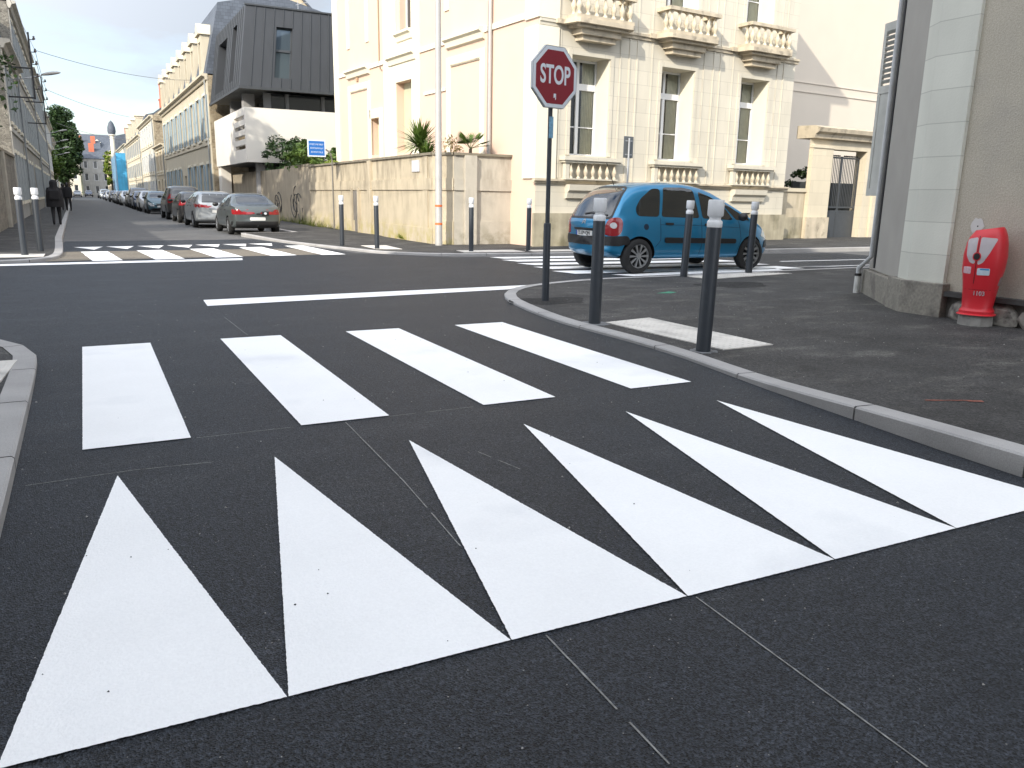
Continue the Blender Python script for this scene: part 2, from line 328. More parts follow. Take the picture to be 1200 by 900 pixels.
def text_mesh(txt, size, m, name, parent, mtx, ext=.002, sx=1, bold=0):
    c = bpy.data.curves.new(name, 'FONT'); c.body = txt; c.size = size; c.extrude = ext; c.align_x = 'CENTER'; c.align_y = 'CENTER'; c.offset = bold
    o = bpy.data.objects.new(name, c); COL.objects.link(o); dg = bpy.context.evaluated_depsgraph_get(); me = bpy.data.meshes.new_from_object(o.evaluated_get(dg))
    bpy.data.objects.remove(o); me.transform(Matrix.Diagonal((sx, 1, 1, 1))); me.transform(mtx); me.materials.clear(); me.materials.append(m)
    o = bpy.data.objects.new(name, me); return link(o, parent)

# ------------------------------------------------------------------ ground, roads, pavements, kerbs
def poly_sheet(pts, z, m, name, label, zf=None, cut=0):
    bm = bmesh.new(); vs = [bm.verts.new((x, y, 0)) for x, y in pts]; bm.faces.new(vs); bmesh.ops.triangulate(bm, faces=bm.faces[:])
    for _ in range(6 if cut else 0):
        ed = [e for e in bm.edges if e.calc_length() > cut]
        if not ed: break
        bmesh.ops.subdivide_edges(bm, edges=ed, cuts=1); bmesh.ops.triangulate(bm, faces=bm.faces[:])
    for v in bm.verts: v.co.z = zf(v.co.x, v.co.y) if zf else z
    bmesh.ops.recalc_face_normals(bm, faces=bm.faces[:])
    if sum(f.normal.z for f in bm.faces) < 0: bmesh.ops.reverse_faces(bm, faces=bm.faces[:])
    me = bpy.data.meshes.new(name); bm.to_mesh(me); bm.free(); me.materials.append(m)
    o = bpy.data.objects.new(name, me); link(o); return tag(o, label, kind='structure')
def sm(t): t = max(0, min(1, t)); return t*t*(3-2*t)
SH = -.016                                  # the far street leans slightly left of +Y
def sx(Y): return SH*(Y-20)
poly_sheet([(-900, -300), (900, -300), (900, 1500), (-900, 1500)], -.012, M_earth, 'ground', 'bare ground reaching to the horizon')
poly_sheet([(-60, 11), (60, 11), (60, 20), (8.4, 20), (8.4+sx(300), 300), (-2.2+sx(300), 300), (-2.2, 20), (-60, 20)], -.004, M_old, 'road', 'worn grey asphalt road running away down the street')
poly_sheet([(-40, 9.2), (-1, 9.2), (-1, -14), (6, -14), (6, 11.5), (19, 11.9), (19.5, 16.6), (7.6, 17.7), (5.8, 19.6), (5.2, 22.5), (4.4, 26.3), (-.78, 25.9), (-.9, 18.2), (-40, 18.2)], 0, M_road, 'junction_road', 'fresh black asphalt of the road junction')
poly_sheet([(-.95, 18.55), (4.9, 19.3), (4.9, 21.6), (-.7, 21.4)], .003, M_tan, 'tan_road_strip', 'tan asphalt strip under the far zebra crossing')  # tan strip between the far zebra bars, paler than the junction road
# far road bits
def zr(x, y): return .03+.09*sm((5.2-y)/3.0)
KR = [(4.22, -13), (4.22, 0), (4.27, 2.29), (4.31, 2.81), (4.39, 3.48), (4.49, 4.36), (4.68, 5.61), (4.72, 6.5), (4.70, 7.42), (4.72, 8.12), (4.90, 9.30), (5.12, 10.1), (5.52, 10.8), (6.15, 11.35), (7.1, 11.75), (8.1, 11.98), (9.8, 12.05), (13.1, 12.3), (20, 12.6), (45, 13.4)]
KL = [(-45, 10.1), (-4, 9.35), (-1.9, 9.1), (-1.2, 8.95), (-.88, 8.67), (-.66, 8.25), (-.54, 7.75), (-.50, 6.69), (-.48, 5.45), (-.47, 4.59), (-.46, 3.5), (-.45, 0), (-.45, -13)]
KA = [(45, 16.2), (21.6, 17.0), (17.3, 17.25), (9.8, 17.85), (7.9, 18.1), (6.9, 18.6), (6.3, 19.3), (5.95, 20.4), (5.5, 22), (5.0, 24), (4.3, 27.9), (4.35, 28.3), (6.2, 28.8)]+[(6.2+sx(y), y) for y in (40, 60, 100, 300)]
KB = [(-.75+sx(y), y) for y in (300, 100, 60, 40, 25.8)]+[(-.72, 22), (-.70, 19.9), (-.85, 19.0), (-1.2, 18.45), (-1.8, 18.2), (-4, 18.1), (-45, 18.4)]
def smooth_line(pts, step=.35):
    """Catmull-Rom through the points, only inside short spans"""
    o = []
    for i in range(len(pts)-1):
        a, b = Vector(pts[i]), Vector(pts[i+1]); L = (b-a).length; p0 = Vector(pts[max(i-1, 0)]); p3 = Vector(pts[min(i+2, len(pts)-1)])
        if L > 4: o.append(a); continue
        if (a-p0).length > 4: p0 = a-(b-a)
        if (p3-b).length > 4: p3 = b+(b-a)
        n = max(1, int(L/step))
        for k in range(n):
            t = k/n; o.append(.5*((2*a)+(b-p0)*t+(2*p0-5*a+4*b-p3)*t*t+(3*a-p0-3*b+p3)*t**3))
    o.append(Vector(pts[-1])); return o
def offset_line(L, d):
    o = []
    for i, p in enumerate(L):
        t = (L[min(i+1, len(L)-1)]-L[max(i-1, 0)]).normalized(); o.append(p+Vector((t.y, -t.x))*d)
    return o
def kerb(pts, zf, label, width=.17, stone=1.0):
    L = smooth_line(pts); I = offset_line(L, width); mb = MB(); acc = 0
    for i in range(len(L)-1):
        a, b, c, d = L[i], L[i+1], I[i+1], I[i]; seg = (b-a).length
        za, zb = zf(*a)+.006, zf(*b)+.006; n = max(1, int(seg/stone)) if seg < 40 else 1
        g = 0
        if acc > stone: g = .014/seg; acc = 0
        acc += seg
        a = a.lerp(b, g); d = d.lerp(c, g); o = (a-d).normalized()*.012
        mb.quad((*a, -.02), (*b, -.02), (*b, zb-.012), (*a, za-.012))
        mb.quad((*a, za-.012), (*b, zb-.012), (*(b-o), zb), (*(a-o), za))
        mb.quad((*(a-o), za), (*(b-o), zb), (*c, zb), (*d, za))
        if g: mb.quad((*d, za), (*d, -.02), (*a, -.02), (*a, za-.012))
    mm = mb.v
    struct('kerb', mb, M_kerb, label, smooth=True, angle=30); return I
IR = kerb(KR, zr, 'granite kerb curving round the right hand pavement corner')
zl = lambda x, y: .07-.035*sm((y-5.5)/2)
ILk = kerb(KL, zl, 'granite kerb at the near left pavement corner')
za_ = lambda x, y: .05+.06*sm((y-24)/5) if x < 9 else .05+.07*sm((x-15)/4)
IA = kerb(KA, za_, 'granite kerb along the pavement below the cream garden wall')
zb_ = lambda x, y: .05+.06*sm((y-22)/4)
IB = kerb(KB, zb_, 'granite kerb of the far left pavement with the white topped bollards')
def pavement(I, extra, zf, label, cut=1.2): return poly_sheet([tuple(p) for p in I]+extra, 0, M_pave, 'pavement', label, zf, cut)
pavement(IR, [(45, -13)], zr, 'dark asphalt pavement at the right beside the rough grey wall', .8)
pavement(ILk, [(-45, -13)], zl, 'dark asphalt pavement at the near left corner', 1.5)
pavement(IA, [(60, 300), (60, 16)], za_, 'asphalt pavement in front of the cream corner house', 4)
pavement(IB, [(-45, 300)], zb_, 'asphalt pavement at the far left where people walk', 4)

def jitter_poly(pts, j=.004, step=.03):
    o = []
    for i in range(len(pts)):
        a, b = Vector(pts[i]), Vector(pts[(i+1) % len(pts)]); n = max(1, int((b-a).length/step)); nrm = Vector(((b-a).y, -(b-a).x)).normalized()
        for k in range(n): o.append(a.lerp(b, k/n)+(nrm*random.gauss(0, j) if k else Vector((0, 0))))
    return o
def marking(pts, name, label, z=.006, j=.0007, step=.009, m=None, zf=None):
    P = jitter_poly(pts, j, step) if j else [Vector(p) for p in pts]
    bm = bmesh.new(); vs = [bm.verts.new((p.x, p.y, zf(p.x, p.y)+z if zf else z)) for p in P]; bm.faces.new(vs); bmesh.ops.triangulate(bm, faces=bm.faces[:])
    for f in bm.faces:
        if f.normal.z < 0: f.normal_flip()
    me = bpy.data.meshes.new(name); bm.to_mesh(me); bm.free(); me.materials.append(m or M_paint); o = bpy.data.objects.new(name, me); link(o)
    return tag(o, label, kind='structure')
# near crossing: four bars, then six teeth
for i, (a, b) in enumerate([(-.20, .37), (1.0, 1.58), (2.25, 2.835), (3.49, 4.085)]):
    marking([(a, 8.16-.012*i), (b, 8.16-.014*i), (b+.02, 4.80), (a+.03, 4.80)], 'crossing_bar', ['leftmost', 'second from left', 'third from left', 'rightmost'][i]+' broad white bar of the near zebra crossing')
ord6 = ['first', 'second', 'third', 'fourth', 'fifth', 'sixth']
TB = [(-.335, 2.075), (.372, 2.06), (1.083, 2.05), (1.795, 2.035), (2.535, 2.02), (3.29, 2.01), (4.12, 2.0)]
TA = [(-.01, 4.27), (.76, 4.25), (1.53, 4.24), (2.31, 4.27), (3.09, 4.26), (3.88, 4.25)]
for i in range(6): marking([TB[i], (TB[i+1][0]-.004, TB[i+1][1]), TA[i]], 'ramp_tooth', ord6[i]+' large white triangle from the left in the foreground')
marking([(1.20, 11.28), (1.18, 10.66), (5.70, 11.12), (6.30, 11.58)], 'give_way_line', 'long white stop line beyond the near zebra crossing')
marking([(-9, 18.3), (-1.65, 18.02), (2.84, 18.5), (2.76, 17.95), (-1.6, 17.6), (-9, 17.8)], 'stop_line', 'white line along the foot of the far left zebra crossing', j=.005, step=.2)
for i, (p, q, r_, t) in enumerate([((-.34, 21.3), (.22, 21.35), (.46, 18.45), (-.1, 18.4)), ((.85, 21.5), (1.43, 21.6), (1.67, 18.6), (1.08, 18.5)), ((2.08, 21.85), (2.68, 21.95), (2.92, 18.85), (2.32, 18.75)), ((3.34, 22.2), (3.95, 22.35), (4.17, 19.1), (3.57, 19.0)), ((4.62, 22.7), (5.15, 22.75), (5.36, 19.15), (4.77, 19.05))]):
    marking([p, q, r_, t], 'crossing_bar', ord6[i]+' bar from the left of the far zebra across the side street', j=.005, step=.2, z=.008)
for i in range(7):
    x = -.52+.73*i; y = 23.1+.13*i
    marking([(x, y), (x+.66, y+.08), (x+.46, y-1.08)], 'ramp_tooth', 'small white triangle number %d beyond the far zebra, counted from the left kerb' % (i+1), j=0)
# crossing to the right under the blue car (bars run across the street, stacked away from us)
for i, (y0, y1) in enumerate([(16.95, 17.45), (16.05, 16.6), (15.1, 15.65), (14.15, 14.7), (13.1, 13.75)]):
    x0 = 8.1+.25*i if i < 4 else 8.9
    marking([(8.55-.1*i, y0), (8.4-.1*i, y1), (13.7, y1-.35), (13.9, y0-.35)], 'crossing_bar', ord6[i]+' bar from the far kerb of the zebra under the blue car', j=.004, step=.1, z=.007)
marking([(9.0, 12.35), (8.75, 12.75), (13.2, 12.95), (13.0, 12.5)], 'crossing_bar', 'nearest bar of the zebra under the blue car beside the right kerb', j=.004, step=.1, z=.007)
for i in range(4): marking([(14.9+i*4.0, 14.4), (17.9+i*4.0, 14.3), (17.9+i*4.0, 14.42), (14.9+i*4.0, 14.52)], 'centre_line', 'thin white dash %d of the centre line right of the blue car' % (i+1), j=0, z=.007)
marking([(13.9, 13.2), (14.9, 12.95), (19.5, 13.0), (19.5, 13.08), (15, 13.05)], 'edge_line', 'thin white edge line right of the blue car', j=0, z=.007)
def chalk(pts, w, label):
    L = [Vector(p) for p in pts]; n = []
    for i in range(len(L)-1):
        k = max(1, int((L[i+1]-L[i]).length/.06)); n += [L[i].lerp(L[i+1], t/k) for t in range(k)]
    n.append(L[-1]); a = [p+(q-p)*random.uniform(.7, 1.3) for p, q in zip(n, offset_line(n, w/2))]; b = [p+(q-p)*random.uniform(.7, 1.3) for p, q in zip(n, offset_line(n, -w/2))]
    mb = MB()
    for i in range(len(n)-1):
        if random.random() < .04: continue
        mb.quad((*a[i], .0035), (*a[i+1], .0035), (*b[i+1], .0035), (*b[i], .0035))
    struct('chalk_line', mb, M_chalk, label)
chalk([(1.20, 2.03), (1.18, 1.36)], .006, 'thin chalk line below the third white triangle')
chalk([(1.82, 2.02), (1.77, 1.06)], .006, 'thin chalk line below the fourth white triangle')
chalk([(1.30, 4.77), (1.27, 3.6), (1.22, 2.78)], .006, 'thin chalk line between the second bar and the third triangle')
chalk([(-.41, 4.30), (.06, 4.33), (.45, 4.30)], .006, 'faint chalk line above the tip of the first triangle')
chalk([(.42, 4.79), (.98, 4.79)], .006, 'chalk setting out line between the first and second bars')
chalk([(1.6, 4.79), (2.2, 4.79)], .006, 'chalk setting out line between the second and third bars')
chalk([(1.24, 9.62), (1.28, 8.28)], .006, 'faint chalk line beyond the second bar')
chalk([(1.81, 3.88), (1.89, 3.52)], .006, 'short chalk line between the third and fourth triangles')
# loose chips
mb = MB()
for _ in range(520):
    x, y = random.uniform(-1, 9), random.uniform(.6, 12); r = random.uniform(.003, .009)
    if -.7 > x: continue
    inpv = x > 4.9 and y < 11 or x > 7 and y < 11.6
    z = zr(x, y) if inpv else 0
    a = random.random()*6
    mb.add([(x+r*cos(a), y+r*sin(a), z), (x+r*cos(a+2), y+r*sin(a+2), z), (x+r*cos(a+4.2), y+r*sin(a+4.2), z), (x, y, z+r*.9)], [(0, 1, 3), (1, 2, 3), (2, 0, 3)])
tag(mb.build('grit', mat('grit_stone', (.3, .29, .27), .9, .5, 30)), 'loose pale grit scattered over asphalt', 'grit', kind='stuff')
mb = MB()
for _ in range(90):
    x, y = random.uniform(-.3, 4.2), random.uniform(2.1, 8.1); r = random.uniform(.002, .006); a = random.random()*6
    mb.add([(x+r*cos(a), y+r*sin(a), .007), (x+r*cos(a+2), y+r*sin(a+2), .007), (x+r*cos(a+4.2), y+r*sin(a+4.2), .007), (x, y, .007+r*.8)], [(0, 1, 3), (1, 2, 3), (2, 0, 3)])
tag(mb.build('grit', mat('dark_grit', (.05, .05, .05), .9, .3, 30)), 'tiny dark crumbs of bitumen scattered on the white paint', 'grit', kind='stuff')
# paint marks of the road workers on the pavement
def smear(pts, m, label, z=.004): marking(pts, 'spray_mark', label, z=z, j=.004, step=.03, m=m, zf=zr)
M_gsp = mat('green_spray', (.05, .22, .14), .9, .3, 20); M_osp = mat('orange_spray', (.24, .08, .055), .9, .4, 20); M_wsp = mat('pale_spray', (.34, .35, .36), .9, .3, 20)
smear([(7.5, 9.7), (7.85, 9.85), (7.9, 9.72), (7.7, 9.62)], M_gsp, 'green spray paint mark on the right pavement')
smear([(5.0, 3.42), (5.28, 3.26), (5.27, 3.24), (4.99, 3.4)], M_osp, 'thin orange spray line on the pavement near the kerb')
smear([(5.24, 3.28), (5.33, 3.22), (5.3, 3.18), (5.22, 3.24)], M_osp, 'small orange spray blot on the pavement near the kerb')
smear([(4.92, 5.75), (5.06, 5.62), (5.05, 5.6), (4.9, 5.73)], M_wsp, 'short pale spray stroke beside the nearest bollard')
smear([(4.97, 5.62), (5.0, 5.74), (5.02, 5.73), (4.99, 5.61)], M_wsp, 'crossing pale spray stroke beside the nearest bollard')

def ring_patch(x, y, r, label, zf):
    mb = MB(); n = 24; z = zf(x, y)+.004
    pts = [(x+r*(1+random.uniform(-.2, .2))*cos(2*pi*i/n), y+r*(1+random.uniform(-.2, .2))*sin(2*pi*i/n), z) for i in range(n)]
    mb.quad(*pts); struct('mortar_patch', mb, mat('mortar', (.17, .175, .18), .9, .25, 12), label)
ring_patch(4.96, 7.50, .17, 'grey mortar patch at the foot of the second bollard', zr)
ring_patch(4.99, 5.70, .13, 'grey mortar patch at the foot of the nearest bollard', zr)

def stain(x, y, r, label):
    mb = MB(); n = 30; mb.quad(*[(x+r*1.3*(1+.18*sin(3*a_)+random.uniform(-.08, .08))*cos(a_), y+r*(1+.15*cos(2*a_)+random.uniform(-.08, .08))*sin(a_), zr(x, y)+.003) for a_ in [2*pi*i/n for i in range(n)]])
    struct('asphalt_patch', mb, asphalt('patch_asphalt', (.030, .029, .028), .5, 110, .3, (.06, .058, .055), .5, .8, .5, 2), label)
stain(5.5, 9.45, .42, 'dark relaid asphalt round the foot of the stop sign')
stain(9.6, 10.3, .5, 'dark asphalt patch on the right pavement behind the bollards')
def tactile(c, zf, label, dots=True, m=None):
    A, B, C_, D = [Vector(p) for p in c]; mb = MB()
    z = .010
    P = [(*p, zf(*p)+z) for p in (A, B, C_, D)]; Q = [(*p, zf(*p)-.01) for p in (A, B, C_, D)]
    mb.quad(*P)
    for i in range(4): mb.quad(Q[i], Q[(i+1) % 4], P[(i+1) % 4], P[i])
    t = thing('tactile_paving', label, 'tactile paving', (0, 0, 0)); pl = mb.build('slab', m or M_tact, t)
    bm = bmesh.new(); bm.from_mesh(pl.data); bmesh.ops.recalc_face_normals(bm, faces=bm.faces[:]); bm.to_mesh(pl.data); bm.free()
    if dots:
        d = MB(); nu = int((B-A).length/.075); nv = int((D-A).length/.075)
        for i in range(nu):
            for j in range(nv):
                u, v = (i+.5)/nu, (j+.5)/nv; p = (A.lerp(B, u)).lerp(D.lerp(C_, u), v)
                d.lathe([(.017, 0), (.014, .004), (.007, .006)], p.x, p.y, 7, zf(*p)+z)
        tag(d.build('stud', m or M_tact, t, smooth=True), kind='stuff')
    return t
tactile([(5.20, 5.66), (5.86, 5.68), (5.80, 7.62), (5.1, 7.50)], zr, 'pale studded tactile slab behind the two nearest bollards')
tactile([(9.9, 11.2), (12.3, 11.6), (11.75, 12.0), (9.75, 11.78)], zr, 'pale studded tactile slab on the kerb in front of the blue car')
tactile([(-1.05, 6.6), (-.70, 6.6), (-.66, 7.5), (-1.1, 7.5)], zl, 'pale tactile slab at the left edge of the photo', m=M_tact)
tactile([(-2.9, 19.0), (-1.0, 19.2), (-1.0, 20.0), (-2.9, 20.2)], zb_, 'pale tactile slab under the far left bollards', dots=False)
tactile([(6.45, 20.2), (7.1, 20.0), (7.2, 21.6), (6.5, 21.7)], za_, 'pale tactile slab left of the tall pole', dots=False)
tactile([(8.2, 18.5), (9.9, 18.4), (9.9, 19.1), (8.3, 19.2)], za_, 'pale tactile slab right of the tall pole', dots=False)
tactile([(10.15, 18.4), (11.5, 18.3), (11.6, 18.9), (10.2, 19.0)], za_, 'pale tactile slab left behind the blue car', dots=False)

# ------------------------------------------------------------------ street furniture
def bollard():
    t = thing('bollard', 'x', 'bollard', group='white topped anthracite bollards')
    MB().lathe([(.085, 0), (.085, .012), (.068, .014), (.068, 1.14), (.064, 1.16)], n=24).build('post', M_grey, t, smooth=True)
    MB().lathe([(.066, 1.155), (.069, 1.165), (.069, 1.205), (.063, 1.215), (.052, 1.222), (.052, 1.245), (.068, 1.256), (.073, 1.262), (.073, 1.385), (.069, 1.398), (.055, 1.40)], n=24).build('cap', M_white, t, smooth=True)
    return t
B0 = bollard()
bl = [(4.99, 5.70, 0, 'nearest bollard, standing at the corner of the studded slab by the kerb'),
      (4.96, 7.52, 0, 'bollard in front of the rear of the blue car, next to the stop sign'),
      (9.71, 11.78, .01, 'bollard in front of the middle doors of the blue car'),
      (11.48, 11.95, .01, 'bollard in front of the front wheel of the blue car'),
      (8.55, 18.83, 0, 'bollard between the tall pole and the stop sign, before the cream garden wall'),
      (10.20, 18.80, 0, 'small bollard just left of the stop sign pole before the garden wall'),
      (6.01, 21.81, 0, 'bollard just right of the hooked blue sign post'),
      (6.51, 20.27, 0, 'bollard between the blue sign post and the tall pole'),
      (-1.36, 19.73, 0, 'leftmost bollard, light catching its side, at the far left kerb'),
      (-1.13, 21.0, 0, 'dark bollard second from the left edge, before the walking person')]
for i, (x, y, tl, lab) in enumerate(bl):
    z = (zr if (x > 4 and y < 13) else zb_ if x < 0 else za_)(x, y)
    o = B0 if i == 0 else dup(B0)
    o.location = (x, y, z-.01); o['label'] = lab
    o.rotation_euler = (R([0, .3, .2, -.2, .4, 0, .3, -.3, .2, 0][i]), R([1.3, .2, 2.0, 1.4, -.3, .2, .2, -.3, .1, .2][i]), 0)
    if i in (4, 5, 6, 7): o.scale = (.9, .9, .97)

def octagon(r): return [(r*cos(pi/8+i*pi/4)/cos(pi/8), r*sin(pi/8+i*pi/4)/cos(pi/8)) for i in range(8)]
t = thing('stop_sign', 'red octagonal STOP sign on a dark pole at the kerb corner', 'road sign', (5.44, 9.5, zr(5.44, 9.5)))
MB().lathe([(.030, 0), (.030, 2.95)], n=16).build('pole', M_grey, t, smooth=True)
MB().lathe([(.05, 0), (.05, 1.02), (.046, 1.05), (.031, 1.055)], n=18).build('sleeve', M_grey, t, smooth=True)
MB().box(-.032, .032, -.034, -.031, 2.15, 2.42).build('sticker', mat('pale_sticker', (.16, .33, .46), .6, .3, 30), t)
SR = R(11); sg = Matrix.Translation((0, 0, 2.90)) @ Matrix.Rotation(SR, 4, 'Z')
def octo(r0, y0, y1, m, name, par, holes=None):
    mb = MB(); mb.prismy(octagon(r0), y0, y1); o = mb.build(name, m, par); o.matrix_local = sg.copy(); return o
pb = octo(.378, -.075, -.035, M_galv, 'plate', t)
def octring(r0, r1, y, m, name, par):
    mb = MB(); a, b = octagon(r0), octagon(r1)
    for i in range(8):
        j = (i+1) % 8; mb.quad((a[i][0], y, a[i][1]), (a[j][0], y, a[j][1]), (b[j][0], y, b[j][1]), (b[i][0], y, b[i][1]))
    o = mb.build(name, m, par); return o
mb = MB(); mb.prismy(octagon(.368), -.0765, -.0745); mb.build('white_border', M_signw, pb)
mb = MB(); mb.prismy(octagon(.325), -.079, -.0765); mb.build('red_face', M_red, pb)
TM = Matrix.Translation((0, -.0795, .02)) @ Matrix.Rotation(R(90), 4, 'X')
text_mesh('STOP', .315, M_signw, 'lettering', pb, TM, .0012, .68, .007)
mb = MB(); mb.quad((-.02, -.0800, -.20), (.02, -.0800, -.20), (.022, -.0800, -.26), (.008, -.0800, -.28), (.006, -.0800, -.23), (-.004, -.0800, -.25), (-.022, -.0800, -.25)); mb.build('small_sticker', M_signw, pb)
for z in (2.68, 3.08): MB().box(-.05, .05, -.037, .037, z-.02, z+.02).build('bracket', M_galv, t)

t = thing('direction_sign', 'small blue square sign hung from a hooked post by the garden wall', 'road sign', (8.25, 31.0, za_(8, 31)), 0)
MB().tube([(0, 0, 0), (0, 0, 2.55), (-.03, 0, 2.75), (-.12, 0, 2.9), (-.25, 0, 2.97), (-.75, 0, 2.97)], .03, 10).build('post', mat('brown_grey_paint', (.16, .15, .13), .6, .1, 5), t, smooth=True)
bp = MB().box(-.93, -.25, -.07, -.04, 2.68, 3.30).build('plate', M_signw, t, bevel=.008)
MB().box(-.885, -.295, -.074, -.071, 2.73, 3.25).build('blue_face', M_blue, bp)
mb = MB()
for k, (z, x0, x1) in enumerate([(3.13, -.85, -.33), (2.99, -.82, -.34), (2.85, -.80, -.36)]):   # three lines of lettering too small to read
    x = x0
    while x < x1:
        w = random.choice([.022, .028, .034])
        mb.box(x, x+.008, -.0762, -.0742, z-.028, z+.028); 
        if random.random() < .8: mb.box(x+.008, x+w, -.0762, -.0742, z+.02, z+.028)
        if random.random() < .6: mb.box(x+.008, x+w, -.0762, -.0742, z-.028, z-.02)
        if random.random() < .6: mb.box(x+.008, x+w, -.0762, -.0742, z-.004, z+.004)
        x += w+.014
mb.build('lettering', M_signw, bp)

t = thing('rectangular_sign', 'back of a small grey rectangular road sign on a post behind the blue car', 'road sign', (13.15, 18.6, .1), R(12))
MB().lathe([(.03, 0), (.03, 2.95)], n=12).build('post', M_galv, t, smooth=True)
pl = MB().box(-.19, .19, -.05, -.035, 2.43, 3.0).build('plate', mat('sign_back_grey', (.14, .15, .155), .5, .08, 5, metal=.3), t, bevel=.006)
for z in (2.52, 2.88): MB().box(-.13, .13, -.06, -.05, z-.015, z+.015).build('rail', M_galv, pl)
pl.rotation_euler = (0, 0, 0)
for o in (pl,): o.location = (0, 0, 0); 
# the plate is seen from behind: it sits on the far side of its post
pl.location = (.02, .085, 0)

t = thing('utility_pole', 'tall pale steel pole with two orange bands before the cream garden wall', 'pole', (8.72, 21.45, za_(8.7, 21.4)))
MB().lathe([(.105, 0), (.105, .1), (.1, .12), (.085, 5), (.07, 8.6), (.0, 8.62)], n=20).build('shaft', M_alu, t, smooth=True)
M_or = mat('orange_tape', (.75, .16, .04), .6, .1, 8)
for z in (1.08, .58): MB().lathe([(.104, z), (.104, z+.055)], n=20).build('band', M_or, t, smooth=True)

# ------------------------------------------------------------------ conforming patches (used for cars and the hydrant)
def bvh_of(o):
    me = o.data; return BVHTree.FromPolygons([v.co[:] for v in me.vertices], [p.vertices[:] for p in me.polygons])
def patch(bvh, poly, axis, sgn, off, m, name, parent, skirt=.012, cut=.09, ctr=None):
    """poly is drawn in the plane seen along 'axis' ('x' or 'y') from side sgn and laid on the surface there"""
    bm = bmesh.new(); mk = (lambda a, b: Vector((a, 0, b))) if axis == 'y' else (lambda a, b: Vector((0, a, b)))
    bm.faces.new([bm.verts.new(mk(*p)) for p in poly]); bmesh.ops.triangulate(bm, faces=bm.faces[:])
    for _ in range(6):
        ed = [e for e in bm.edges if e.calc_length() > cut]
        if not ed: break
        bmesh.ops.subdivide_edges(bm, edges=ed, cuts=1); bmesh.ops.triangulate(bm, faces=bm.faces[:])
    d = Vector((0, -sgn, 0)) if axis == 'y' else Vector((-sgn, 0, 0)); miss = []
    for v in bm.verts:
        o = v.co - d*8; hit = bvh.ray_cast(o, d)
        if hit[0] is None:
            near = bvh.find_nearest(v.co + (-d)*.8); v.co = near[0]+(near[1] if near[1].dot(d) < 0 else -near[1])*off
        else: v.co = hit[0]+(hit[1] if hit[1].dot(d) < 0 else -hit[1])*off
    be = [e for e in bm.edges if e.is_boundary]
    if skirt:
        r = bmesh.ops.extrude_edge_only(bm, edges=be)
        for g in r['geom']:
            if isinstance(g, bmesh.types.BMVert): g.co += d*skirt
    bmesh.ops.recalc_face_normals(bm, faces=bm.faces[:])
    if sum((f.normal.dot(d))*f.calc_area() for f in bm.faces) > 0: bmesh.ops.reverse_faces(bm, faces=bm.faces[:])
    me = bpy.data.meshes.new(name); bm.to_mesh(me); bm.free(); me.materials.append(m)
    for p in me.polygons: p.use_smooth = True
    me.set_sharp_from_angle(angle=R(40))
    o = bpy.data.objects.new(name, me); return link(o, parent)
def strip(pts, w):
    L = [Vector(p) for p in pts]; return [tuple(p) for p in offset_line(L, w/2)]+[tuple(p) for p in reversed(offset_line(L, -w/2))]
def rounded(pts, r=.05, n=4):
    o = []; N = len(pts)
    for i in range(N):
        p = Vector(pts[i]); a = Vector(pts[i-1])-p; b = Vector(pts[(i+1) % N])-p; ra = min(r, a.length*.45); rb = min(r, b.length*.45)
        p0 = p+a.normalized()*ra; p1 = p+b.normalized()*rb
        for k in range(n+1): s = k/n; o.append(tuple(p0*(1-s)**2+p*2*s*(1-s)+p1*s*s))
    return o
def lerpf(tab, x):
    if x <= tab[0][0]: return tab[0][1]
    for (a, b), (c, d) in zip(tab, tab[1:]):
        if x <= c:
            return b+(d-b)*(x-a)/(c-a)
    return tab[-1][1]

# ------------------------------------------------------------------ fire point (red hydrant pillar)
t = thing('fire_hydrant', 'red bulging pillar hydrant marked 1103 on a concrete footing by the rough wall', 'fire hydrant', (9.22, 5.80, zr(9, 6)), R(-65))
mb = MB(); mb.lathe([(.195, -.02), (.205, .0), (.20, .10), (.185, .128), (.0, .132)], n=11); mb.build('footing', mat('footing_concrete', (.26, .25, .23), .95, .25, 8, bump=.8, bs=30), t)
prof = [(.09, .225, .225), (.105, .200, .200), (.135, .200, .200), (.150, .186, .186), (.175, .175, .175), (.30, .188, .188), (.45, .205, .205), (.62, .238, .232), (.78, .245, .24), (.92, .228, .222), (1.0, .205, .198), (1.055, .175, .17), (1.085, .15, .14)]
mb = MB(); n = 28
for (z, a, b) in prof:
    for i in range(n):
        th = 2*pi*i/n; c, s = cos(th), sin(th); e = .72
        x = a*math.copysign(abs(c)**e, c); y = b*math.copysign(abs(s)**e, s)
        zz = .04+z*1.0+(x*.16 if z > .95 else 0)*min(1, (z-.95)/.1 if z > .95 else 0)
        lean = .015*z
        mb.v.append((x+lean, y, zz))
m_ = len(prof)
for j in range(m_-1):
    for i in range(n): mb.f.append((j*n+i, j*n+(i+1) % n, (j+1)*n+(i+1) % n, (j+1)*n+i))
mb.f.append(tuple(range((m_-1)*n, m_*n))); mb.f.append(tuple(range(n))[::-1])
M_hred = mat('hydrant_red', (.56, .018, .028), .42, .06, 4, bump=.02, bs=80)
hb = mb.build('body', M_hred, t, smooth=True, angle=35); hv = bvh_of(hb)
M_hsil = mat('hydrant_reflector', (.42, .38, .39), .5, .08, 8)
P = lambda pts, m, nm, off=.003, par=hb: patch(hv, pts, 'y', -1, off, m, nm, par, skirt=.006, cut=.05)
hx = -.05
P(rounded([(hx-.018-.12, 1.0), (hx-.018, 1.03), (hx-.018, .72), (hx-.08, .74), (hx-.125, .82)], .03), M_hsil, 'reflector')
P(rounded([(hx+.012, 1.03), (hx+.2, 1.02), (hx+.13, .85), (hx+.07, .74), (hx+.012, .71)], .03), M_hsil, 'reflector')
